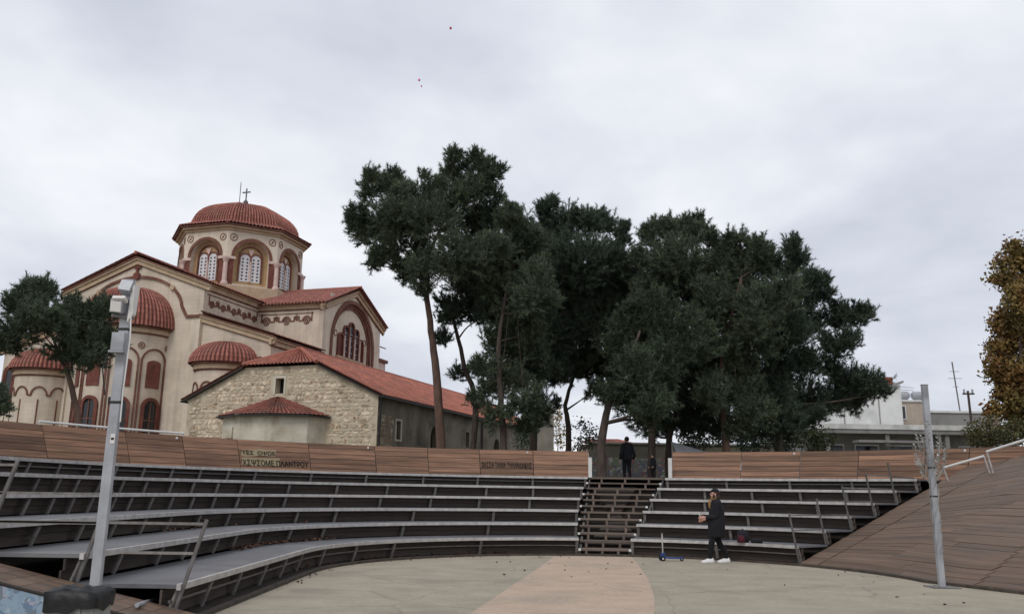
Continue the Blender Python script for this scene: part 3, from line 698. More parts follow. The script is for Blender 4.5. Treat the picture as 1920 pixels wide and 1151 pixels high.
# ---- apses
def apse(cx, y0, r, zwall, ztop, arcs, main):
    F = lambda aa, b, z: (cx+(r+b)*math.sin(aa/r), y0-(r+b)*math.cos(aa/r), z)
    mb = MB(); mb.lathe([(r, 0), (r, zwall)], (cx, y0, 0), 28, math.pi, 2*math.pi); ap = part(mb, 'apse', 'plaster', smooth=True)
    h = math.pi*r/2
    for (z, wd, b, m) in ((zwall-.13, .26, .13, 'cornice'), (zwall+.06, .12, .26, 'trim'), (zwall-.32, .07, .05, 'trim')):
        mb = MB(); mb.ribbon([(-h+2*h*i/28, z) for i in range(29)], wd, F, b); part(mb, 'cornice', m, ap)
    def dome(s, t):
        an = math.pi+math.pi*s; rr = (r+.34)*(1-t)**.0; ph = t*math.pi/2
        rr = (r+.34)*math.cos(ph)**.85; z = zwall+.12+(ztop-zwall-.12)*math.sin(ph)
        return (cx+rr*math.cos(an), y0+rr*math.sin(an), z)
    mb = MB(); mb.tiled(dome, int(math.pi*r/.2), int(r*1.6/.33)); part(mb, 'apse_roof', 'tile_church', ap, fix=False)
    return ap, F
ap, F = apse(XC, 0, 2.62, 8.45, 11.15, None, True)
for k in range(-1, 4):                 # tall arched bays with an upper blind panel and a lower window
    c = (k-1)*1.66
    mb = MB(); mb.ribbon(archline(c, .0, .74, 6.55), .1, F, .06); part(mb, 'bay_arch', 'trim', ap)
    mb = MB(); mb.plate(arch(c, 5.05, .42, 6.45, 8, .45), F, .075); part(mb, 'blind_panel', 'trim_red', ap)
    wn_ = MB(); wn_.ribbon(archline(c, 2.3, .46, 3.95), .18, F, .14); w1 = part(wn_, 'window', 'trim_red', ap)
    mb = MB(); mb.plate(arch(c, 2.3, .40, 3.95), F, .07); part(mb, 'pane', 'dark_glass', ap)
    mb = MB(); mb.ribbon([(c, 2.3), (c, 4.3)], .05, F, .09); mb.ribbon([(c-.38, 3.2), (c, 3.2), (c+.38, 3.2)], .05, F, .088); part(mb, 'glazing_bar', 'trim', ap)
    mb = MB(); mb.ribbon(circ(c+.83, 7.45, .17, 12), .05, F, .03, closed=True); mb.ribbon(circ(c+.83, 7.45, .06, 8), .04, F, .03, closed=True); part(mb, 'medallion', 'trim', ap)
for cx_, nm in ((1.85, 'r'), (-NW-1.2, 'l')):
    ap2, F2 = apse(cx_, .12, 1.66, 6.25, 7.65, None, False)
    pts = []
    for k in range(5):
        c = -2.08+1.04*k
        mb = MB(); mb.ribbon([(c-.52, 4.75), (c-.42, 4.75)]+[(c+.42*math.cos(math.pi-math.pi*i/10), 4.75+.5*math.sin(math.pi*i/10)) for i in range(11)]+[(c+.42, 4.75), (c+.52, 4.75)], .09, F2, .06); part(mb, 'scallop_arch', 'trim', ap2)
        mb = MB(); mb.ribbon([(c, 2.1), (c, 4.5)], .08, F2, .03); part(mb, 'slit', 'trim', ap2)
    for c in (-1.0, 1.0):
        mb = MB(); mb.ribbon(archline(c, .9, .42, 1.7), .14, F2, .11); part(mb, 'window', 'trim_red', ap2)
        mb = MB(); mb.plate(arch(c, .9, .36, 1.7), F2, .065); part(mb, 'pane', 'dark_glass', ap2)
# ornament on the east gable: moulded arch sweeping into string courses, cross on its crown
hw = 3.45
pts = [(-.02, 9.35), (-1.05, 9.35)]+[(XC+hw*math.cos(math.pi*i/28)*(1.0), 9.75+2.2*math.sin(math.pi*i/28)) for i in range(1, 28)]+[(-NW+1.05, 9.35), (-NW+.02, 9.35)]
mb = MB(); mb.ribbon(pts, .16, F0, .1); part(mb, 'moulded_arch', 'trim')
mb = MB(); mb.plate(circ(XC, 12.02, .24), F0, .14); part(mb, 'cross_medallion', 'trim_red')
mb = MB(); mb.plate([(XC-.06, 12.15), (XC+.06, 12.15), (XC+.06, 12.85), (XC-.06, 12.85)], F0, .12); mb.plate([(XC-.25, 12.5), (XC+.25, 12.5), (XC+.25, 12.62), (XC-.25, 12.62)], F0, .13); part(mb, 'wall_cross', 'trim_red')
for xx in (XC-2.65, XC+2.65):
    mb = MB(); mb.plate(circ(xx, 11.0+.15, .17), F0, .13); part(mb, 'boss', 'cornice')
# aisle window between the side apse and the transept
FA = fE(.12)
for cxw in (4.05, -NW-4.05):
    mb = MB(); mb.ribbon(archline(cxw, 4.4, .42, 6.35), .12, FA, .08); mb.ribbon(archline(cxw, 4.4, .26, 6.35), .06, FA, .06); part(mb, 'window', 'trim_red')
    mb = MB(); mb.plate(arch(cxw, 4.4, .22, 6.35), FA, .02); part(mb, 'pane', 'dark_glass')
# frieze: key line with roundels
def frieze(fr, a0, a1, z, n, flip=False):
    mb = MB(); st_ = (a1-a0)/n; pts = [(a0, z+.55), (a0, z)]
    for i in range(n):
        c = a0+st_*(i+.5); r = min(.36, st_*.4)
        if i % 2 == 0:
            pts += [(c-r, z)]+[(c+r*math.cos(math.pi-math.pi*k/8), z+r*math.sin(math.pi*k/8)) for k in range(9)]+[(c+r, z)]
            mb.ribbon(circ(c, z-.02, r*.68, 12), .06, fr, .035, closed=True); mb.ribbon(circ(c, z-.02, r*.3, 8), .06, fr, .035, closed=True)
        else:
            pts += [(c-r*.6, z), (c-r*.6, z+.26), (c+r*.6, z+.26), (c+r*.6, z)]
            mb.ribbon([(c, z+.0), (c, z+.4)], .05, fr, .035); mb.ribbon([(c-.14, z+.3), (c+.14, z+.3)], .05, fr, .034); mb.ribbon(circ(c, z+.12, .09, 8), .04, fr, .036, closed=True)
    pts += [(a1, z), (a1, z+.55)]
    mb.ribbon(pts, .075, fr, .04); part(mb, 'frieze', 'trim')
frieze(fS(0), .5, TY0-.25, 10.15, 9); frieze(fE(TY0), .25, 3.9, 10.05, 5)
mb = MB(); mb.ribbon([(.3, ZE-.62), (TY0, ZE-.62)], .05, fS(0), .03); mb.ribbon([(0, TE-.62), (4.0, TE-.62)], .05, fE(TY0), .03); part(mb, 'string_course', 'trim')
# ---- transept window: great arch with five stepped lights
FS = fS(AE+.06); FI = fS(AE+.06-.22)
mb = MB(); mb.panel([(TYC-3.05, 7.4), (TYC+3.05, 7.4), (TYC+3.05, 12.1), (TYC-3.05, 12.1)], [], FI, .1); part(mb, 'tympanum', 'plaster_smooth', fix=False)
mb = MB(); mb.ribbon(archline(TYC, 7.55, 3.05, 8.95, 20), .26, FS, .07); mb.ribbon(archline(TYC, 7.55, 2.62, 8.95, 20), .12, FI, .1); part(mb, 'great_arch', 'trim')
mb = MB(); mb.ribbon(archline(TYC, 7.55, 2.82, 8.95, 20), .2, FI, .14); part(mb, 'arch_moulding', 'trim_red')
for k, (h, top) in enumerate(((-2, 9.35), (-1, 9.95), (0, 10.3), (1, 9.95), (2, 9.35))):
    c = TYC+h*.74
    mb = MB(); mb.ribbon(archline(c, 8.15, .33, top), .12, FI, .14); wnd = part(mb, 'window', 'trim_red')
    mb = MB(); mb.plate(arch(c, 8.15, .29, top, 8), FI, .02); part(mb, 'pane', 'glass_mid' if abs(h) < 2 else 'trim_red', wnd)
    if abs(h) < 2:
        mb = MB()
        for q in range(1, 5): mb.ribbon([(c-.28, 8.15+q*.42), (c+.28, 8.15+q*.42)], .03, FI, .04)
        part(mb, 'glazing_bar', 'white_grille', wnd)
for h in (-1.5, -.5, .5, 1.5):
    mb = MB(); mb.lathe([(.09, 0), (.07, .1), (.06, 1.25), (.1, 1.4)], (AE+.02, TYC+h*.74, 8.15), 8); part(mb, 'colonnette', 'column_pink')
mb = MB(); mb.ribbon([(TYC-2.0, 8.08), (TYC+2.0, 8.08)], .12, FI, .2); part(mb, 'sill', 'cornice')
for yy in (TYC-2.1, TYC+2.1): part(MB().ribbon(circ(yy, 9.6, .2, 10), .05, FI, .03, closed=True), 'medallion', 'trim')
# west block glimpsed behind the transept
mb = MB(); mb.box(AE-1.2, AE, TY1, TY1+1.25, 0, 8.85); part(mb, 'west_pier', 'column_pink')
mb = MB(); mb.ribbon([(TY1, 8.75), (TY1+1.4, 8.75)], .22, fS(AE), .14); part(mb, 'cornice', 'trim')
# ---- drum and dome
DC = Vector((XC+.25, TYC, 0)); RD = 4.38; ZD0, ZD1 = 12.2, 16.75
mb = MB(); mb.lathe([(4.75, 9.5), (4.75, 12.75), (4.5, 12.85)], DC, 8, R_(22.5), R_(382.5)); part(mb, 'drum_plinth', 'cornice')
apo = RD*math.cos(R_(22.5)); hwf = RD*math.sin(R_(22.5))
for k in range(8):
    an = R_(45*k-90); nx = Vector((math.cos(an), math.sin(an), 0)); tx = Vector((-math.sin(an), math.cos(an), 0))
    def fr(a, b, z, nx=nx, tx=tx, ap_=apo): p = DC+nx*(ap_+b)+tx*a; return (p.x, p.y, z)
    fi = lambda a, b, z, fr=fr: fr(a, b-.42, z)
    mb = MB(); mb.panel([(-hwf, ZD0), (hwf, ZD0), (hwf, ZD1), (-hwf, ZD1)], [arch(0, 12.95, 1.16, 14.85, 14)], fr, .42); dw = part(mb, 'drum_face', 'plaster_smooth', fix=False)
    mb = MB(); mb.panel([(-1.3, 12.8), (1.3, 12.8), (1.3, 16.2), (-1.3, 16.2)], [], fi, .1); part(mb, 'niche', 'ochre', dw, fix=False)
    mb = MB(); mb.ribbon(archline(0, 14.85, 1.27, 14.85, 16), .2, fr, .07); part(mb, 'arch_band', 'trim', dw)
    mb = MB(); mb.plate([(-hwf+.1, 12.9), (-1.17, 12.9), (-1.17, 14.62), (-hwf+.1, 14.62)], fr, .02); part(mb, 'jamb_panel', 'trim_red', dw); mb = MB(); mb.plate([(1.17, 12.9), (hwf-.1, 12.9), (hwf-.1, 14.62), (1.17, 14.62)], fr, .02); part(mb, 'jamb_panel', 'trim_red', dw)
    mb = MB(); mb.plate([(-hwf-.04, 14.62), (-1.08, 14.62), (-1.08, 14.8), (-hwf-.04, 14.8)], fr, .1); part(mb, 'impost', 'column_pink', dw); mb = MB(); mb.plate([(1.08, 14.62), (hwf+.04, 14.62), (hwf+.04, 14.8), (1.08, 14.8)], fr, .1); part(mb, 'impost', 'column_pink', dw)
    # twin-light window with pierced white screens
    mb = MB(); mb.ribbon(archline(0, 13.25, .78, 14.95, 14), .1, fi, .12); wn2 = part(mb, 'window', 'trim', dw)
    mb = MB(); mb.plate(arch(-.36, 13.25, .33, 14.85, 8), fi, .05); part(mb, 'pierced_screen', 'white_grille', dw); mb = MB(); mb.plate(arch(.36, 13.25, .33, 14.85, 8), fi, .05); part(mb, 'pierced_screen', 'white_grille', dw)
    mb = MB()
    for sx in (-.36, .36):
        for cxx in (-.15, .15):
            for q in range(7):
                zz = 13.42+q*.235
                mb.plate([(sx+cxx-.06, zz-.06), (sx+cxx+.06, zz-.06), (sx+cxx+.06, zz+.06), (sx+cxx-.06, zz+.06)], fi, .056, .05)
    part(mb, 'screen_opening', 'dark_glass', dw, kind='stuff')
    mb = MB(); mb.ribbon(archline(-.36, 14.4, .37, 14.85, 8), .1, fi, .09); part(mb, 'light_arch', 'trim_red', dw); mb = MB(); mb.ribbon(archline(.36, 14.4, .37, 14.85, 8), .1, fi, .092); part(mb, 'light_arch', 'trim_red', dw)
    mb = MB(); mb.plate([(-.2, 15.5), (0, 15.05), (.2, 15.5)], fi, .1); part(mb, 'spandrel', 'column_pink', dw)
    mb = MB(); c0 = fi(0, .1, 13.25); mb.lathe([(.1, 0), (.065, .1), (.06, 1.25), (.1, 1.42)], c0, 8); part(mb, 'mullion', 'column_pink', dw)
    for sx in (-1.3, 1.3):
        mb = MB(); mb.ribbon(circ(sx, 16.15, .23, 12), .05, fr, .03, closed=True); mb.ribbon([(sx-.1, 16.05), (sx+.1, 16.25)], .05, fr, .03); mb.ribbon([(sx-.02, 16.22), (sx+.02, 16.08)], .05, fr, .028)
        part(mb, 'medallion', 'trim', dw)
    # corner column
    va = an+R_(22.5); c = DC+Vector((math.cos(va), math.sin(va), 0))*(RD+.06)
    mb = MB(); mb.lathe([(.24, 12.8), (.24, 12.95), (.16, 13.05), (.14, 14.35), (.24, 14.58), (.26, 14.64)], (c.x, c.y, 0), 12); part(mb, 'column', 'column_pink', dw, smooth=False)
    # cornice and tiled sector of the dome
    for (r1, z0, z1, m) in ((RD+.12, 16.62, 16.78, 'cornice'), (RD+.32, 16.78, 16.92, 'cornice'), (RD+.5, 16.92, 17.0, 'trim')):
        a0, a1 = an-R_(22.5), an+R_(22.5)
        q = lambda r, a, z: (DC.x+r*math.cos(a), DC.y+r*math.sin(a), z)
        mb = MB(); mb.hexa([q(3.6, a0, z0), q(r1, a0, z0), q(r1, a1, z0), q(3.6, a1, z0), q(3.6, a0, z1), q(r1, a0, z1), q(r1, a1, z1), q(3.6, a1, z1)]); part(mb, 'cornice', m, dw)
    def sector(s, t, an=an):
        a0, a1 = an-R_(22.5), an+R_(22.5)
        if t < .18: k_ = t/.18; r = 4.95-1.05*k_; z = 17.0+.46*k_**1.1
        else: ph = (t-.18)/.82*math.pi/2; r = 3.9*math.cos(ph)+.02; z = 17.46+2.12*math.sin(ph)
        p = Vector((math.cos(a0), math.sin(a0), 0)).lerp(Vector((math.cos(a1), math.sin(a1), 0)), s)*r
        k2 = t*t*.6; p2 = p.normalized()*r if p.length > 1e-6 else p
        p = p.lerp(p2, min(1, k2)); return (DC.x+p.x, DC.y+p.y, z)
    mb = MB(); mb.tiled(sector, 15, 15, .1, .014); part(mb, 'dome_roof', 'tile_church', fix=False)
    mb = MB(); mb.tube([Vector(sector(0, q/12))+Vector((0, 0, .05)) for q in range(12)], .08, 6); part(mb, 'dome_rib', 'tile_church')
mb = MB(); mb.lathe([(.28, 0), (.2, .08), (.07, .15), (.06, .35), (.16, .48), (.18, .6), (.1, .72), (.03, .8)], (DC.x, DC.y, 19.5), 12); mb.bar((DC.x, DC.y, 20.2), (DC.x, DC.y, 21.15), .07); mb.bar((DC.x-.33, DC.y, 20.85), (DC.x+.33, DC.y, 20.85), .08)
part(mb, 'dome_cross', 'steel_dark')
mb = MB(); mb.tube([(DC.x-.4, DC.y-.2, 19.45), (DC.x-.4, DC.y-.2, 21.6)], .03, 6); part(mb, 'lightning_rod', 'steel_dark')

# ------------------------------------------------------------------ old stone chapel in front of it
CP = thing('stone_chapel', (-6.35, 41.0, PLAT), R_(-19.8), 'low old stone chapel with red tiled roof and small plastered apse', 'chapel')
cp = lambda mb, name, m, parent=None, fix=True, **k: part(mb, name, m, parent or CP, fix=fix, **k)
W_, LEN, E_, CLX, CLZ = 11.2, 27., 4.0, 3.4, 5.58; XM = -W_/2; RZ = 6.6
gab = [(-W_, 0), (0, 0), (0, E_), (-CLX, CLZ), (-W_+CLX, CLZ), (-W_, E_)]
FG = fE(0)
hole = [(XM-.27, 4.2), (XM+.23, 4.2), (XM+.23, 4.98), (XM-.27, 4.98)]
mb = MB(); mb.panel(gab, [hole], FG, .45); gw = cp(mb, 'gable_wall', 'mortar', fix=False)
mb = MB(); mb.plate([(XM-.4, 4.1), (XM+.4, 4.1), (XM+.4, 5.1), (XM-.4, 5.1)], lambda a, b, z: FG(a, b-.4, z), .0, -.1); cp(mb, 'window_dark', 'black_hole')
mb = MB(); mb.ribbon([(XM+.29, 4.15), (XM+.29, 5.03), (XM-.33, 5.03), (XM-.33, 4.15)], .12, FG, .03); cp(mb, 'window_surround', 'old_plaster')
FC = fS(0)
mb = MB(); mb.panel([(0, 0), (LEN, 0), (LEN, E_), (0, E_)], [[(1.95, 2.0), (2.45, 2.0), (2.45, 2.95), (1.95, 2.95)], arch(6.55, .3, .5, 2.35, 10, 1.3), arch(16.2, .3, .55, 2.2, 10, 1.3), [(11, 2.1), (11.5, 2.1), (11.5, 3.0), (11, 3.0)]], FC, .4); cp(mb, 'side_wall', 'side_plaster', fix=False)
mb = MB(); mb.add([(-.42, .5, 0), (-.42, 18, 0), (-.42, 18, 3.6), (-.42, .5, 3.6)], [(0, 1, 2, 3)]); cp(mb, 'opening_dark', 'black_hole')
mb = MB(); mb.ribbon([(2.5, 1.97), (2.5, 2.98), (1.9, 2.98), (1.9, 1.97)], .1, FC, .04, closed=True); cp(mb, 'window_surround', 'old_plaster')
mb = MB(); mb.add([(-W_, 0, 0), (-W_, LEN, 0), (-W_, LEN, E_), (-W_, 0, E_)], [(0, 1, 2, 3)]); mb.add([(-W_, LEN, 0), (0, LEN, 0), (0, LEN, E_), (XM, LEN, RZ), (-W_, LEN, E_)], [(0, 1, 2, 3, 4)]); cp(mb, 'rear_wall', 'side_plaster', fix=False)
pc = (RZ-E_)/(W_/2); ov = .3; zl = E_-ov*pc+.08
for s in (1, -1):
    X = (lambda x: x) if s > 0 else (lambda x: -W_-x)
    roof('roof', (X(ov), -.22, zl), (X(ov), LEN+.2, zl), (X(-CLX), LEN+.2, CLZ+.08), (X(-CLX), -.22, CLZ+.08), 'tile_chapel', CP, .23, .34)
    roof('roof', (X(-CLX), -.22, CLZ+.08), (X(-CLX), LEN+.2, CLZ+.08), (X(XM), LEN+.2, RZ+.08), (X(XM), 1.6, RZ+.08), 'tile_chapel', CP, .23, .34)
    mb = MB(); mb.bar((X(ov), -.2, zl-.03), (X(ov), LEN, zl-.03), .09, .1); cp(mb, 'gutter', 'pipe_dark')
    mb = MB(); mb.bar((X(ov-.05), -.12, zl-.04), (X(-CLX), -.12, CLZ-.01), .2, .07); cp(mb, 'verge_board', 'pipe_dark')
roof('hip_roof', (-W_+CLX, -.28, CLZ+.05), (-CLX, -.28, CLZ+.05), (XM+.03, 1.6, RZ+.1), (XM-.03, 1.6, RZ+.1), 'tile_chapel', CP, .23, .34)
mb = MB(); mb.tube([(XM, 1.5, RZ+.13), (XM, LEN, RZ+.13)], .11, 8); mb.tube([(-CLX, -.28, CLZ+.12), (XM, 1.6, RZ+.15)], .1, 8); mb.tube([(-W_+CLX, -.28, CLZ+.12), (XM, 1.6, RZ+.15)], .1, 8); cp(mb, 'ridge_cap', 'tile_chapel')
for yy in (.1, 13.4):
    mb = MB(); mb.tube([(.22, yy, zl-.05), (.08, yy, zl-.35), (.08, yy, 0)], .055, 8); cp(mb, 'drainpipe', 'pipe_dark')
# plastered apse with its own little roof
av = [(XM-.05-2.85, .0), (XM-.05-2.45, -1.0), (XM-.05-.95, -1.75), (XM-.05+.95, -1.75), (XM-.05+2.45, -1.0), (XM-.05+2.85, .0)]
mb = MB()
for i in range(5): mb.add([(*av[i], 0), (*av[i+1], 0), (*av[i+1], 3.0), (*av[i], 3.0)], [(0, 1, 2, 3)])
aw = cp(mb, 'apse', 'old_plaster', fix=False)
avo = [(XM-.05+(p[0]-XM+.05)*1.08, p[1]*1.12-.06) for p in av]
for i in range(5):
    a_, b_ = avo[i], avo[i+1]; pk = (XM-.05, -.02, 4.02)
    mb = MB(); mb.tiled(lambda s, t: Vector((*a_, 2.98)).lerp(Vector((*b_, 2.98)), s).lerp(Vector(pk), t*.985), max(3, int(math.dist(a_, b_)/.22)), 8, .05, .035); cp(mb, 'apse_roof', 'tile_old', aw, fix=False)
    mb = MB(); mb.bar((*a_, 2.95), (*b_, 2.95), .16, .07); cp(mb, 'eave_board', 'pipe_dark', aw)
mb = MB(); mb.box(XM+1.4-3.35, XM+1.4-2.85, -1.62, -1.2, 1.9, 2.45); cp(mb, 'blocked_window', 'old_plaster', aw)
# field stones of the gable: the largest as single pieces, the rest as one mass; stone meshes are shared
def stone_mesh(seed):
    r = random.Random(seed); n = 8; vs = []
    def ring(sc, y):
        out = []
        for i in range(n):
            a = 2*math.pi*(i+.5)/n; c, s_ = math.cos(a), math.sin(a); k = 1/max(abs(c), abs(s_))
            k = min(k, 1.30)*.5*sc; out.append((c*k, y, s_*k))
        return out
    jit = [(r.uniform(.74, 1.04), r.uniform(.76, 1.03)) for _ in range(n)]
    r1 = [(x*j[0], y, z*j[1]) for (x, y, z), j in zip(ring(1.0, .3), jit)]; r2 = [(x*j[0], y, z*j[1]) for (x, y, z), j in zip(ring(.98, -.6), jit)]
    r3 = [(x*j[0], y+r.uniform(-.15, .15), z*j[1]) for (x, y, z), j in zip(ring(.80, -1.0), jit)]
    m_ = MB(); m_.rings([r1, r2, r3]); me = bpy.data.meshes.new('stone'); me.from_pydata(m_.v, [], m_.f); me.materials.append(MATS['stone']); me.update(); return me
SM = [stone_mesh(i) for i in range(14)]
stones = []
def course(fr, xa, xb, zlo, zhi, ok, key):
    z = zlo
    while z < zhi:
        h = random.choice((.12, .16, .2, .24, .3))*(.8 if z > 3.7 else 1); x = xa-random.uniform(0, .3)
        while x < xb:
            w_ = random.uniform(.16, .5)*(1.35 if random.random() < .2 else 1)*(.75 if z > 3.7 else 1)
            x0, x1 = max(x, xa), min(x+w_, xb); cxs, czs = (x0+x1)/2, z+h/2
            if x1-x0 > .1 and ok(cxs, czs, (x1-x0)/2, h/2): stones.append((key, cxs, czs+random.uniform(-.03, .03), (x1-x0)*random.uniform(.88, .99), h*random.uniform(.84, 1.02)))
            x += w_
        z += h
def gok(x, z, hx, hz):
    d = min(-x, x+W_)-hx; zt = E_+min(d*pc, CLZ-E_)-.1
    if d < .03 or z+hz > zt: return False
    if abs(x-XM+.02) < .38+hx and 4.05 < z+hz and z-hz < 5.1: return False
    dx = abs(x-(XM-.05))
    if dx < 3.0+hx and z-hz < 3.0+max(0, 1.0*(1-dx/3.1))+.1 and dx-hx < 2.85: return False
    return True
course(FG, -W_, 0, .9, CLZ, gok, 'g')
course(FC, .05, 3.4, .9, 3.1, lambda x, z, hx, hz: (x+hx < 1.8 or x-hx > 2.65) and random.random() < 1.5-x/2.6-z*.12, 's')
stones.sort(key=lambda q: -(q[3]*q[4])*(1 if q[0] == 'g' and q[2] > 1.3 else .01))
rest = MB()
for i, (key, x, z, w2, h2) in enumerate(stones):
    dp = random.uniform(.015, .034); me = SM[i % 14]; sg = random.choice((-1, 1))
    if i < 300:
        o = bpy.data.objects.new('stone', me); COL.objects.link(o); o.parent = gw
        o.location = (x, 0, z); o.scale = (w2*sg, dp, h2)
    else:
        fr = FG if key == 'g' else FC
        vs = [fr(x+v.co.x*w2*sg, -v.co.y*dp, z+v.co.z*h2) for v in me.vertices]; rest.add(vs, [list(p.vertices) for p in me.polygons])
cp(rest, 'stone_facing', 'stone', gw, kind='stuff')

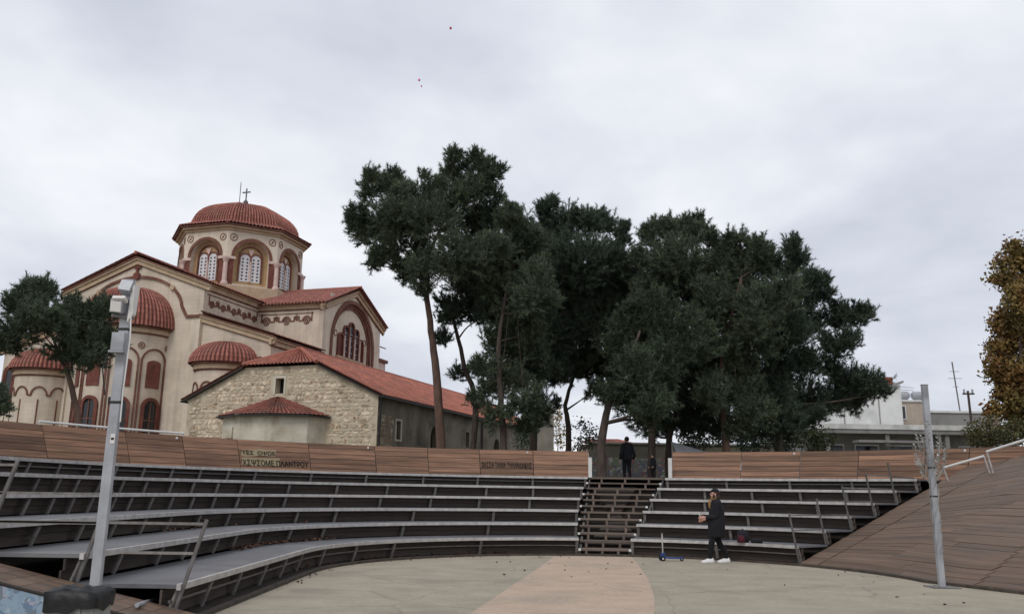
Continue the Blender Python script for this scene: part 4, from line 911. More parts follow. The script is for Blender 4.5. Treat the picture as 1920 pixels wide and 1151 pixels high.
# ------------------------------------------------------------------ trees
def parse(s): return [tuple(float(c) for c in p.split(',')) for p in s.split('|')]
TREES = {
 'A':('-2.88,37,1.87|-2.97,37,3.43|-3.26,37,6.53|-3.56,37,8.42|-3.82,37,10.35|-3.69,37,12.08|-2.97,37,13.86',
  '-6.84,36.1,13,0.58|-6.3,36.34,14.59,0.67|-5.68,37.7,15.35,0.65|-6.36,37.26,12.87,0.87|-5.17,35.48,13.31,0.99|-4.19,36.77,14.52,0.95|-4.85,36.91,12.54,1.14|-3.53,35.44,12.84,1.2|-2.88,37.55,15.99,0.65|-2.77,36.61,16.23,0.27|-1.44,36.78,16.16,0.54|-0.95,37.04,15.7,0.64|-1.77,36.76,14.81,0.95|-0.69,37.14,14.71,0.46|-2.56,38.09,14.23,1.29|-1.32,38.71,13.92,1.08|-5.66,36.53,11.55,0.59|-6.32,37.15,11.41,0.28|-4.62,37.52,11.21,0.74|-3.78,36.31,11.15,0.9|-2.52,34.92,11.27,1.08|-1.54,38.77,12.37,1.08|-3.78,36.7,10.28,0.41',0.37),
 'B':('-1.81,39.5,1.91|-1.61,39.5,5.41|-2.15,39.5,7.14|-2.59,39.5,8.91|-2.77,39.5,9.93|-2.31,39.5,11.5',
  '-2.73,39,9.45,0.72|-1.83,40.89,10.38,1.01|-3.11,39.62,8.41,0.39|-0.77,39.37,10.97,1.22|-2.37,40.59,11.51,1.13|-1.09,38,9.39,0.84|-2.51,39.79,6.93,0.39|-0.12,39,9.61,1.08|-2.85,38.7,9.89,0.53|0.24,40.07,11.69,0.99|0.53,41.03,10.04,1.01',0.25),
 'C':('-0.11,35.5,1.89|-0.25,35.5,3.5|-0.43,35.5,5.48|-0.52,35.5,7.73|-0.24,35.5,10.05|-0.04,35.5,11.71',
  '-0.28,34.89,12.83,0.56|0.3,35.87,12.55,0.8|-0.49,34.76,11.49,0.99|0.56,36.47,11.5,1.13|-0.25,36.48,10.28,1.24|0.88,34.38,9.34,1.06|-0.64,36.29,6.47,0.67|-1.11,35.78,5.61,0.49|0.16,36.03,6,0.8|-1.35,35.86,5.17,0.31|-0.7,35.36,4.57,0.52|-0.09,36.49,7.91,1.08|0.61,36.86,7.51,1.02|0.7,34.36,4.93,0.76|-1.2,36.06,6.43,0.45|0.62,35.31,4.15,0.48|0.93,35.45,11.83,0.66|1.09,34.43,10.15,0.81|0.93,36.13,8.56,0.89',0.27),
 'D':('1.1,40,1.96|1.08,40,4.51|1.3,40,7.01|2.05,40,10.64|2.81,40,13.32',
  '1.62,39.55,14.84,0.59|2.37,41.4,14.57,1.07|3.28,39.27,13.91,0.87|4.4,40.16,14.4,0.69|5.14,39.82,13.84,0.49|1.8,40.53,12.91,1.3|3.2,38.36,12.07,1.42|4.74,38.79,12.21,1.01|2.64,41.33,10.95,1.53|4.23,41.36,10.71,1.53|1.56,40.33,9.13,1.37|3.23,42.08,8.94,1.43|1.02,38.81,6.85,1.08|1.4,40.95,5.47,0.76|5.42,39.64,13.39,0.29|5.46,41.5,11.86,0.92|1.83,40.45,7.34,1|0.3,40.29,7.29,0.75|2.66,41.69,12.69,1.03|3.95,41.14,11.74,1.12',0.33),
 'E':('2.92,43,2.02|2.92,43,4.76|2.76,43,5.83|3.24,43,7.46|3.85,43,9.67',
  '4.1,44.35,7.93,1.31|5.18,40.63,9.24,1.38|5.25,42.37,7.94,1.31|4.03,42.2,6.43,0.52|3.1,42.23,7.35,0.68|5.9,41.89,11.13,1.03|4.84,44.56,10.55,1.24|6.25,41.92,12.53,0.78|6.5,42.29,10.95,0.94|3.02,42.97,10.21,1.06|2.27,44.22,8.73,0.98',0.27),
 'F':('3.6,34,1.93|3.61,34,3.47|3.88,34,4.95|4.49,34,6.24|5.2,34,7.99',
  '5.04,35.96,7.89,1.22|5.79,34.88,8.62,1.18|4.79,32.86,5.98,1.05|6.07,34.19,6.72,1.16|4.81,34.57,5.13,0.77|5.65,32.56,4.83,0.84|6.63,34.69,8.14,1.07|4.06,33.7,5.45,0.62|5.28,34.19,4.35,0.59',0.34),
 'G':('6.21,38,2.01|6.26,38,4.44|6.5,38,6.82|6.82,38,10.26|7.61,38,12.55',
  '6.44,38.32,13.14,0.52|7.22,38.43,13.5,0.71|6.87,38.09,12.05,1.06|5.88,38.07,12.03,0.33|8.15,37.23,13.09,0.69|8.51,38,13.74,0.26|7.5,36.33,11.58,1.17|9.21,37.96,12.77,0.52|6.85,38.17,10.55,1.3|8.59,39.41,10.6,1.46|9.22,37.64,11.71,0.93|7.45,35.54,7.63,1.32|6.06,38.06,10.76,0.61|6.2,36.74,8.05,1.13|6.65,38.93,6.46,1.08',0.31),
 'H':('7.53,41,2.06|7.58,41,4.18|8.28,41,6.22|8.99,41,8.57',
  '8.17,40.4,6.66,1.45|9.19,40.36,7.18,1.45|8.28,42.21,5.18,0.83|9.44,40.59,5.56,1.05|9.98,40.23,8.72,1.37|8.94,40.72,4.81,0.5|8.48,40.95,4.69,0.76|9.65,40.02,4.64,0.64|7.23,41.09,4.69,0.56|7,42.01,4.75,0.67|9.61,41.21,6.4,0.92',0.31),
 'I':('9.27,37,2.04|9.27,37,4.41|9.11,37,6.25|9.55,37,8.62|10.24,37,11.06',
  '10.05,37.41,12.72,0.46|10.27,38.34,12.17,0.85|11.19,37.8,12.29,0.65|10.77,38.06,11.08,1.22|11.86,37.89,11.82,0.8|9.84,38.47,9.9,1.31|10.77,35.81,9.35,1.28|10.32,36.91,7.9,1.37|11.9,36.4,9.97,1.03|8.76,36.01,9.6,1.11|9.99,37.27,6.06,1.06|10.05,36.45,4.72,0.81|11,37.34,4.92,0.78|9.68,37.27,7.24,0.92|8.54,35.68,5.63,0.88|9.69,36.89,4.18,0.5',0.30),
 'J':('12.38,40,2.12|12.51,40,4.68|12.41,40,6.68|13.2,40,9.24|13.63,40,11.34',
  '13.54,39.82,13.22,0.44|13.88,40.56,12.56,0.75|14.04,38.96,11.36,0.67|14.79,39.64,11.46,0.29|13.84,40.05,10.31,1.14|14.81,39.81,10.79,0.54|14.22,40.57,9.5,0.95|15.64,39.52,9.65,0.78|16.36,39.4,9.69,0.54|17.31,40.43,10.02,0.27|15.2,39.22,8.49,0.82|16.04,39.43,8.67,0.44|12.62,38.91,8.53,1.32|12.13,39.16,7.06,1.4|13.73,39.11,7.45,0.87|15.21,40.08,7.49,0.59|16.5,41.57,6.8,1.03|16.54,39.06,6.67,0.68|17.43,39.88,6.36,0.39|14.05,40.67,6.02,1.1|15.46,41.04,5.95,0.76|16.89,41.35,6.26,0.77|11.84,38.52,5.28,1.09|13.41,40.09,4.83,0.64|13.08,40.69,4.24,0.5|11.73,39.11,4.24,0.53|11.7,40.37,6.46,1.15|14.05,39.35,5.14,0.53',0.33),
 'L':('-13.28,27,1.6|-13.58,27,3.49|-14.02,27,4.83|-14.49,27,5.59|-14.81,27,6.36',
  '-16.4,27.42,7.1,0.44|-15.96,27.58,7.44,0.37|-15.1,27.05,7.5,0.37|-15.16,25.99,6.17,0.55|-14.37,25.99,6.43,0.61|-13.99,26.83,6.66,0.56|-13.68,27.51,6.83,0.41|-12.93,26.78,6.84,0.23|-14.04,27.43,6.02,0.71|-12.99,26.86,6.02,0.4|-16.13,26.8,5.96,0.23|-15.92,27.15,5.77,0.2|-13.14,26.72,5.4,0.4|-13.9,26.8,5.4,0.43',0.20),
 'M':('27.5,46,2.41|27.78,46,5.36|27.73,46,8.24|27.92,46,11.2|28.04,46,13.62',
  '28.39,46.49,15.53,0.52|27.37,45.99,14.29,0.51|29.24,47,14.52,0.99|26.95,46.02,13.61,0.37|27.38,44.8,12.12,0.94|27.1,45.85,11.21,0.74|29.08,47.39,10.27,1.05|26.7,46.09,10.84,0.4|27.69,47.35,9.63,0.82|25.7,45.23,8.68,0.42|27.36,45.41,8.01,1.01|26.96,46.61,7.28,0.63|27.39,46.54,6.26,0.8|29.4,46.25,12.48,1.14|29.59,46.76,8.96,1.3|28.37,47.09,13.59,0.81|27.95,46.65,10.72,0.98|27.24,46.15,8.25,0.85|26.51,46.14,8.24,0.63|28.97,46.69,11.66,1.15|26.99,45.45,7,0.84|28.76,46.46,14.99,0.75|26.65,46.21,9.73,0.51|28.15,46.89,6.01,0.87|25.96,45.96,6.18,0.51',0.26),
 'N':('22.44,40,2.27|22.58,40,3.6',
  '21.34,39.32,4.64,0.39|22.37,40.05,4.83,0.35|23.48,40.58,4.69,0.45|23.97,40.25,4.72,0.5|22.26,40.21,4.2,0.4|22.56,39.82,4.28,0.44|23.26,39.77,4.19,0.44|21.81,40.28,4.25,0.35',0.10),
 'O':('15.72,45,2.23|15.79,45,3.45',
  '14.95,44.4,4.39,0.38|16.1,45.67,4.74,0.51|16.89,45.53,4.49,0.39|16.3,45.94,4.11,0.57',0.11),
 'P':('-21.01,36,1.59|-21.29,36,3.88',
  '-21.27,35.65,4.91,0.26|-21.23,35.38,4.49,0.44|-22.34,36.64,5.16,0.45',0.14),
 'Q':('3.12,56,2.16|3.11,56,4.71',
  '3.1,55.89,6.77,0.31|3.02,55.65,6.06,0.41|3.24,55.82,5.38,0.41|3.12,56.24,4.79,0.42',0.14),
 'U':('10,46,2.16|10.04,46,3.41',
  '9.21,45.23,4.61,0.61|10.07,45.97,4.39,0.62|10.88,46.36,4.71,0.63|9.87,46.46,3.99,0.57',0.12),
 'V':('12.81,47,2.21|12.87,47,3.49',
  '12.15,45.76,4.54,0.68|13.42,47.72,4.92,0.65|13.88,46.83,4.47,0.69|13.15,46.86,4.05,0.58',0.12),
 'W':('14.8,46,2.23|14.86,46,3.48',
  '14.45,46.13,4.46,0.57|14.83,45.59,4.29,0.51|14.81,46.64,3.98,0.46',0.12),
 'X':('1.01,55,2.12|0.99,55,3.62',
  '0.62,54.43,5.42,0.54|1.21,55.08,5.64,0.54|0.93,54.18,4.74,0.67',0.14),
 'S':('3.85,44,2.04|3.91,44,3.51',
  '3.71,44.16,4.86,0.38|4.09,44.72,4.3,0.5|3.69,44.61,3.94,0.44',0.14),
}
def soup(name, V, nper, m, parent):          # V: (n*nper,3) vertices, faces of nper vertices each
    n = len(V)//nper; me = bpy.data.meshes.new(name)
    me.vertices.add(len(V)); me.vertices.foreach_set('co', np.asarray(V, np.float32).ravel())
    me.loops.add(len(V)); me.loops.foreach_set('vertex_index', np.arange(len(V), dtype=np.int32))
    me.polygons.add(n); me.polygons.foreach_set('loop_start', np.arange(0, len(V), nper, dtype=np.int32))
    me.materials.append(MATS[m]); me.update(calc_edges=True); me.validate()
    return link(name, me, parent)
def unit(a): return a/np.maximum(np.linalg.norm(a, axis=1, keepdims=True), 1e-9)
def pine_crown(blobs, dens, nl, up=.75):
    out = []
    for (x, y, z, r) in blobs:
        n = int(dens*r*r+14)
        # shoots gather in tufted boughs on the outside of each clump, leaving notches between them
        m_ = max(3, int(7*r*r)+3); bd = unit(rng.normal(size=(m_, 3))+np.array([0, 0, .25])); re = max(.45*r, r-.29); br = re*rng.uniform(.5, 1.0, (m_, 1)); bc = bd*br
        w_ = rng.integers(0, m_, n); sp = np.minimum(.1+.16*r, .32)
        off = bc[w_]+rng.normal(size=(n, 3))*sp*np.array([.75, .75, .9]); inner = rng.random((n, 1)) < .25
        off = np.where(inner, unit(rng.normal(size=(n, 3)))*re*.75*rng.random((n, 1))**.4, off)
        d = unit(off); base = np.array([x, y, z])+off
        ax = unit(d*.8+np.array([0, 0, up])+rng.normal(size=(n, 3))*.35)
        ln = rng.uniform(.25, .55, (n, 1))*min(1, .45+.5*r)
        k = 6; nn = 7
        f = np.linspace(0, 1, k)
        c = base[:, None, :]+ax[:, None, :]*(ln[:, None, :]*f[None, :, None])          # n,k,3
        c = c.reshape(-1, 3); axk = np.repeat(ax, k, 0)
        c = np.repeat(c, nn, 0); axn = np.repeat(axk, nn, 0)
        dr = unit(axn*.75+rng.normal(size=c.shape)*.55); L_ = rng.uniform(.6, 1.15, (len(c), 1))*nl
        side = unit(np.cross(dr, rng.normal(size=c.shape))); wd = rng.uniform(.010, .019, (len(c), 1))
        T = np.stack([c-side*wd, c+side*wd, c+dr*L_], 1).reshape(-1, 3); out.append(T)
    return np.concatenate(out)
def leaf_crown(blobs, dens, sz):
    out = []
    for (x, y, z, r) in blobs:
        n = int(dens*r*r*(.6+.6*r)+20); d = unit(rng.normal(size=(n, 3))); rad = r*rng.random((n, 1))**.45*rng.uniform(.75, 1.2, (n, 1))
        # leaves gathered on twigs: snap part of them towards shared points
        tw = rng.integers(0, max(2, n//9), n); ctr = np.array([x, y, z])+d*rad; tp = ctr[tw % n]; c = tp+rng.normal(size=(n, 3))*.16
        a = unit(rng.normal(size=(n, 3))); b = unit(np.cross(a, rng.normal(size=(n, 3)))); s = rng.uniform(.6, 1.2, (n, 1))*sz
        T = np.stack([c-a*s*.9, c-b*s*.55+a*s*.1, c+a*s, c+b*s*.55+a*s*.1], 1).reshape(-1, 3); out.append(T)
    return np.concatenate(out)
def smooth_path(pts, m=4):
    pts = [Vector(p) for p in pts]; out = []
    for i in range(len(pts)-1):
        a, b, c, d = pts[max(i-1, 0)], pts[i], pts[i+1], pts[min(i+2, len(pts)-1)]
        for k in range(m):
            t = k/m; out.append(.5*((2*b)+(c-a)*t+(2*a-5*b+4*c-d)*t*t+(3*b-a-3*c+d)*t**3))
    return out+[pts[-1]]
def tree(key, name, label, group, kind, m, bark='bark', dens=210, nl=.2, lsz=.16, cat='tree', limbs=.7, up=.75, extra=True):
    tr, bl, dm = TREES[key]; tr, bl = parse(tr), parse(bl); base = (tr[0][0], tr[0][1], PLAT)
    t = thing(name, base, 0, label, cat, group)
    sp = smooth_path([(tr[0][0], tr[0][1], PLAT-.1)]+tr[1:]); n = len(sp)
    rad = [dm/2*(1.25-1.0*(i/(n-1))**1.1) if i > 1 else dm/2*1.35 for i in range(n)]
    jit = [p+Vector((random.uniform(-.03, .03), random.uniform(-.03, .03), 0)) for p in sp]
    mb = MB().tube(jit, rad, 9)
    for (x, y, z, r) in bl:
        if random.random() < limbs:
            b = Vector((x, y, z)); c = [(i, q) for i, q in enumerate(sp) if q.z < z+.3 and i > n*.3] or [(n-1, sp[-1])]
            i, s_ = min(c, key=lambda q: (q[1]-b).length+abs(q[1].z-(z-.9))*.5)
            md = s_.lerp(b, .5)+Vector((random.uniform(-.2, .2), random.uniform(-.2, .2), random.uniform(-.25, .15)))
            r0 = max(.025, min(rad[i]*.55, .12)); q = smooth_path([s_, md, b], 4); mb.tube(q, [r0*(1-.8*j/(len(q)-1)) for j in range(len(q))], 6)
    mb.build('trunk', bark, t, smooth=True)
    if kind == 'pine':
        # a second, inner generation of clumps thickens the crown in depth
        more = [(x+random.uniform(-.5, .5)*r, y+random.uniform(-1.6, 1.6)*max(r, .8), z+random.uniform(-.45, .3)*r, r*random.uniform(.6, .8)) for (x, y, z, r) in bl if r > .55] if extra else []
        # leaders: small upright tufts standing out of the upper and outer clumps
        lead = []
        for (x, y, z, r) in bl:
            above = any(abs(x-q[0]) < q[3]*.7 and q[2] > z+.3*r for q in bl)
            for _ in range(1 if above else 3):
                a_ = random.uniform(-1.1, 1.1) if not above else random.choice((-1, 1))*random.uniform(1.0, 1.9); k_ = random.uniform(.75, 1.02)
                lead.append((x+math.sin(a_)*r*k_, y+random.uniform(-.6, .6)*r, z+math.cos(a_)*r*k_, random.uniform(.14, .28)))
        soup('crown', pine_crown(bl+more+lead, dens, nl, up), 3, m, t)
    else: soup('crown', leaf_crown(bl, dens, lsz), 4, m, t)
    return t
GP = 'pines behind the amphitheatre'
tree('A', 'pine_tree', 'tallest umbrella pine with bare trunk, in front of the chapel side wall', GP, 'pine', 'needles', 'bark_red')
tree('B', 'pine_tree', 'thin pine with kinked dark trunk, just right of the tallest pine', GP, 'pine', 'needles_c', 'bark')
tree('C', 'pine_tree', 'low-branched pine hiding the far end of the chapel roof', GP, 'pine', 'needles', 'bark')
tree('D', 'pine_tree', 'broad dark pine rising behind the pale pillar', GP, 'pine', 'needles_c', 'bark')
tree('E', 'pine_tree', 'slender pine between the pale pillar and the stair opening', GP, 'pine', 'needles', 'bark')
tree('F', 'pine_tree', 'leaning pine standing in the stair opening, left of the far person', GP, 'pine', 'needles_b', 'bark', 160)
tree('G', 'pine_tree', 'tall pine just right of the far person', GP, 'pine', 'needles', 'bark')
tree('H', 'pine_tree', 'dark pine behind the right-hand white gate post', GP, 'pine', 'needles_c', 'bark')
tree('I', 'pine_tree', 'pine with pinkish bare trunk above the person with the scooter', GP, 'pine', 'needles', 'bark_red')
tree('J', 'pine_tree', 'spreading rightmost pine reaching over the white house', GP, 'pine', 'needles_c', 'bark')
tree('L', 'pine_tree', 'small crooked pine in front of the church on the left', None, 'pine', 'needles', 'bark_red', 230, .2)
tree('M', 'autumn_tree', 'tall brown and olive autumn tree at the right edge', None, 'leaf', 'leaf_autumn', 'bark', 1300, lsz=.13)
tree('N', 'shrub', 'reddish green shrubs below the autumn tree on the right', None, 'leaf', 'leaf_bush', 'bark', 2600, lsz=.08, cat='shrub')
tree('O', 'shrub', 'pale green bush behind the plank wall beside the white house', None, 'leaf', 'leaf_green', 'bark', 2200, lsz=.08, cat='shrub')
tree('P', 'pine_tree', 'dark tree sprig at the far left edge beside the church', None, 'pine', 'needles', 'bark', 150, .2)
tree('Q', 'autumn_tree', 'small yellow tree glimpsed right of the pale pillar', None, 'leaf', 'leaf_yellow', 'bark', 900, lsz=.09)
tree('S', 'shrub', 'dark evergreen shrub left of the stair opening under the pines', None, 'leaf', 'needles_c', 'bark', 900, lsz=.09, cat='shrub')
for kx, (lb, key) in enumerate((('dark understorey bush left of the pinkish pine trunk', 'U'), ('dark understorey bush right of the pinkish pine trunk', 'V'), ('dark understorey bush under the rightmost pine', 'W'), ('dark bush between the chapel and the pale pillar', 'X'))):
    tree(key, 'shrub', lb, 'bushes under the pines', 'leaf', 'needles_c', 'bark', 700, lsz=.1, cat='shrub')
# distant wood seen between the trunks
V = []
for i in range(46):
    x = -30+i*2.6+random.uniform(-1, 1); y = 95+random.uniform(-8, 8); r = random.uniform(1.3, 2.4)
    V.append((x, y, 2.3+r*.7+random.uniform(0, .8), r))
soup('distant_wood', leaf_crown(V, 60, .35), 4, 'needles_b', None)
bpy.data.objects['distant_wood']['kind'] = 'stuff'; bpy.data.objects['distant_wood']['label'] = 'dark distant wood seen low between the pine trunks'; bpy.data.objects['distant_wood']['category'] = 'wood'

# ------------------------------------------------------------------ buildings behind
def bx(t, name, m, *a): return fixnormals(MB().box(*a).build(name, m, t))
h = thing('white_house', (24.5, 58, PLAT), 0, 'white plastered house gable with brown chimney behind the rightmost pine', 'house')
mb = MB(); mb.hexa([(19.5, 58, PLAT), (26.6, 58, PLAT), (26.6, 66, PLAT), (19.5, 66, PLAT), (19.5, 58, 6.1), (26.6, 58, 9.1), (26.6, 66, 9.1), (19.5, 66, 6.1)]); fixnormals(mb.build('wall', 'house_white', h))
mb = MB(); mb.hexa([(19.2, 57.8, 6.08), (26.75, 57.8, 9.22), (26.75, 66.2, 9.22), (19.2, 66.2, 6.08), (19.2, 57.8, 6.2), (26.75, 57.8, 9.36), (26.75, 66.2, 9.36), (19.2, 66.2, 6.2)]); mb.build('roof', 'house_grey', h)
bx(h, 'chimney', 'rust', 26.0, 26.55, 59, 59.7, 9.2, 9.75)
for i in range(2): bx(h, 'drainpipe', 'house_grey', 22.6+i*2.4, 22.65+i*2.4, 57.93, 58.0, 6.3, 7.2+i*1.0)
h = thing('rooftop_house', (28, 60, PLAT), 0, 'pale upper storey with small window and rooftop water tanks', 'house')
bx(h, 'wall', 'house_tan', 26.75, 29.3, 60, 66, PLAT, 8.15); bx(h, 'parapet', 'house_white', 26.7, 29.4, 59.9, 66.1, 8.15, 8.28)
bx(h, 'window', 'white_paint', 27.2, 27.75, 59.93, 60, 6.9, 7.9); bx(h, 'pane', 'dark_glass', 27.28, 27.67, 59.91, 59.94, 6.98, 7.82)
bx(h, 'wall', 'house_grey', 29.3, 34.5, 60.3, 66, PLAT, 7.45); bx(h, 'parapet', 'house_white', 29.4, 34.7, 60.2, 66, 7.45, 7.6)
bx(h, 'door', 'dark_glass', 30.4, 31.1, 60.22, 60.3, 4.6, 6.5)
for i, xx in enumerate((28.1, 29.15)):
    t = thing('water_tank', (xx, 61, 8.28), 0, ['left', 'right'][i]+' grey solar water tank on the pale rooftop behind the lamp post', 'water tank', 'rooftop water tanks')
    MB().tube([(xx-.42, 61, 8.72), (xx-.3, 61, 8.72), (xx+.3, 61, 8.72), (xx+.42, 61, 8.72)], [.2, .3, .3, .2], 12).build('tank', 'galv', t)
    for q in (-.25, .25): MB().bar((xx+q, 61, 8.28), (xx+q, 61, 8.5), .05).build('leg', 'steel_dark', t)
h = thing('flat_roof_building', (26, 52, PLAT), 0, 'long low grey building with a projecting flat roof behind the plank wall', 'building')
bx(h, 'wall', 'house_grey', 18.5, 30, 53.5, 57.5, PLAT, 5.55); bx(h, 'roof_slab', 'house_white', 18.2, 30.8, 51.6, 57.6, 5.55, 5.85); bx(h, 'fascia', 'house_grey', 18.3, 30.7, 51.66, 51.7, 5.3, 5.55)
for i in range(5):
    x0 = 19.2+i*2.15; f_ = bx(h, 'window', 'house_white', x0, x0+1.5, 53.42, 53.5, 3.1, 4.75); bx(h, 'pane', 'dark_glass', x0+.08, x0+1.42, 53.38, 53.43, 3.2, 4.65)
for i in range(4): bx(h, 'column', 'house_grey', 19+i*3.6, 19.25+i*3.6, 51.8, 52.05, PLAT, 5.5)
bx(h, 'awning', 'house_grey', 20.5, 24.6, 50.6, 51.6, 4.7, 4.85)
t = thing('utility_pole', (30.2, 56, PLAT), 0, 'dark utility pole in front of the pale rooftops', 'pole')
MB().tube([(30.2, 56, PLAT), (30.1, 56, 8.5)], [.1, .075], 8).build('shaft', 'bark', t); MB().bar((29.75, 56, 8.3), (30.5, 56, 8.3), .1).build('crossarm', 'pipe_dark', t)
for q in (29.85, 30.4): MB().tube([(q, 56, 8.35), (q, 56, 8.6)], .07, 6).build('insulator', 'galv', t)
t = thing('antenna', (32.1, 61, 7.6), 0, 'thin lattice aerial mast above the right-hand roofs', 'antenna')
MB().tube([(32.1, 61, 7.5), (31.85, 61, 11.2)], .045, 6).build('mast', 'steel_dark', t)
for q, l in ((10.0, .5), (10.5, .35), (9.4, .2)): MB().bar((31.95-l, 61, q), (31.95+l, 61, q), .03).build('element', 'steel_dark', t)
t = thing('antenna', (26.9, 59.5, 8.3), 0, 'small television aerial beside the brown chimney', 'antenna')
MB().tube([(26.9, 59.5, 8.2), (26.9, 59.5, 9.3)], .03, 6).build('mast', 'steel_dark', t)
for q in (9.0, 9.2): MB().bar((26.7, 59.5, q), (28.2, 59.5, q-.12), .025).build('element', 'steel_dark', t)
t = thing('concrete_pillar', (2.05, 52, PLAT), 0, 'pale weathered concrete pillar among the pine trunks', 'pillar')
bx(t, 'shaft', 'concrete', 1.5, 2.62, 51.6, 52.6, PLAT, 6.3); bx(t, 'cap', 'concrete', 1.42, 2.7, 51.52, 52.68, 6.3, 6.45)
t = thing('graffiti_wall', (8, 50, PLAT), 0, 'low graffiti-covered wall behind the person above the staircase', 'wall')
bx(t, 'wall_face', 'graffiti_far', 4.6, 16, 50, 50.3, PLAT, 3.6); bx(t, 'upper_wall', 'far_wall', 4.6, 16, 50.03, 50.3, 3.6, 4.35); bx(t, 'coping', 'concrete', 4.5, 16.1, 49.95, 50.35, 4.35, 4.45)
t = thing('far_house', (8, 66, PLAT), 0, 'tan house with tiled roof glimpsed behind the graffiti wall', 'house')
bx(t, 'wall', 'house_tan', 5.6, 9.4, 66, 72, PLAT, 5.2); mb = MB(); mb.tiled(plane((5.3, 65.6, 5.2), (9.7, 65.6, 5.2), (8.6, 69, 5.75), (6.4, 69, 5.75)), 18, 9); mb.build('roof', 'tile_old', t)
bx(t, 'window', 'dark_glass', 6.2, 7.0, 65.95, 66, 3.6, 4.7); bx(t, 'window', 'dark_glass', 8.2, 8.9, 65.95, 66, 3.6, 4.7)
t = thing('canopy', (8.5, 38, PLAT), 0, 'pale grey fabric canopy corner behind the right white gate post', 'canopy')
a = [(7.22, 38.4, 3.82), (7.3, 36.6, 2.6), (10.6, 36.6, 2.6), (10.6, 38.4, 2.95)]
mb = MB(); mb.add(a+[(p[0], p[1], p[2]-.03) for p in a], [(0, 1, 2), (0, 2, 3), (4, 6, 5), (4, 7, 6), (0, 4, 5, 1), (1, 5, 6, 2), (2, 6, 7, 3), (3, 7, 4, 0)]); mb.build('fabric', 'canopy', t)
for p in a: MB().tube([(p[0], p[1], PLAT), (p[0], p[1], p[2])], .03, 6).build('leg', 'steel', t)

# ------------------------------------------------------------------ lamp posts
lp = thing('lamp_post', (-3.78, 8.2, 0), 0, 'tall grey post with floodlights beside the graffiti wall on the left', 'lamp post')
MB().bar((-3.78, 8.2, 0), (-3.78, 8.2, 3.5), .09, .055, up=(0, 1, 0)).build('shaft', 'galv', lp)
def obox(c, s, rx=0, ry=0, rz=0):
    m = Matrix.Translation(c) @ Matrix.Rotation(rz, 4, 'Z') @ Matrix.Rotation(ry, 4, 'Y') @ Matrix.Rotation(rx, 4, 'X'); mb = MB()
    return mb.hexa([m @ Vector((i*s[0]/2, j*s[1]/2, k*s[2]/2)) for k in (-1, 1) for i, j in ((-1, -1), (1, -1), (1, 1), (-1, 1))])
fl1 = obox((-3.76, 8.12, 3.40), (.115, .11, .11), R_(-18), R_(8)).build('floodlight', 'galv', lp)
obox((-3.79, 8.06, 3.27), (.12, .08, .03), R_(-25)).build('hood', 'white_paint', fl1)
fl2 = obox((-3.82, 8.12, 3.22), (.12, .12, .13), R_(14), R_(6)).build('floodlight', 'galv', lp)
obox((-3.82, 8.055, 3.2), (.1, .02, .1), R_(14), R_(6)).build('lens', 'white_paint', fl2)
mb = MB(); mb.add([(-3.71, 8.1, 3.38), (-3.66, 8.05, 3.42), (-3.67, 8.1, 3.14), (-3.73, 8.12, 3.06), (-3.71, 8.17, 3.38), (-3.66, 8.17, 3.42), (-3.67, 8.17, 3.14), (-3.73, 8.17, 3.06)], [(0, 1, 2, 3), (7, 6, 5, 4), (0, 4, 5, 1), (1, 5, 6, 2), (2, 6, 7, 3), (3, 7, 4, 0)]); mb.build('horn_flare', 'white_paint', lp)
MB().bar((-3.89, 8.14, 3.13), (-3.68, 8.14, 3.1), .025, .03).build('bracket', 'steel_dark', lp)
obox((-3.79, 8.13, 2.87), (.12, .06, .17)).build('junction_box', 'galv', lp); obox((-3.79, 8.12, 2.77), (.145, .07, .02)).build('box_flange', 'galv', lp)
for zz in (3.0, 2.29): MB().box(-3.829, -3.731, 8.168, 8.232, zz-.012, zz+.012).build('strap', 'pipe_dark', lp)
MB().box(-3.848, -3.826, 8.17, 8.23, 2.27, 2.34).build('clip', 'pipe_dark', lp)
MB().tube([(-3.87, 8.13, 2.78), (-3.90, 8.1, 2.6), (-3.86, 8.12, 2.35)], .007, 5).build('cable', 'pipe_dark', lp); MB().tube([(-3.70, 8.12, 3.2), (-3.67, 8.1, 2.9), (-3.695, 8.13, 2.4), (-3.69, 8.13, 2.1)], .007, 5).build('cable', 'white_paint', lp)
MB().box(-3.782, -3.74, 8.166, 8.172, 1.90, 1.99).build('sticker', 'white_paint', lp); MB().box(-3.774, -3.748, 8.163, 8.167, 1.935, 1.955).build('sticker_print', 'lettering', lp)
cb_ = thing('cabinet', (-3.6, 7.6, 0), 0, 'grey metal cabinet at the foot of the left lamp post', 'cabinet')
bx(cb_, 'body', 'box_grey', -3.84, -3.42, 7.45, 7.75, 0, .62); bx(cb_, 'door', 'box_grey', -3.82, -3.53, 7.438, 7.45, .04, .58); bx(cb_, 'side_leaf', 'box_grey', -3.52, -3.43, 7.442, 7.45, .04, .58); bx(cb_, 'handle', 'steel_dark', -3.56, -3.54, 7.42, 7.438, .3, .38)
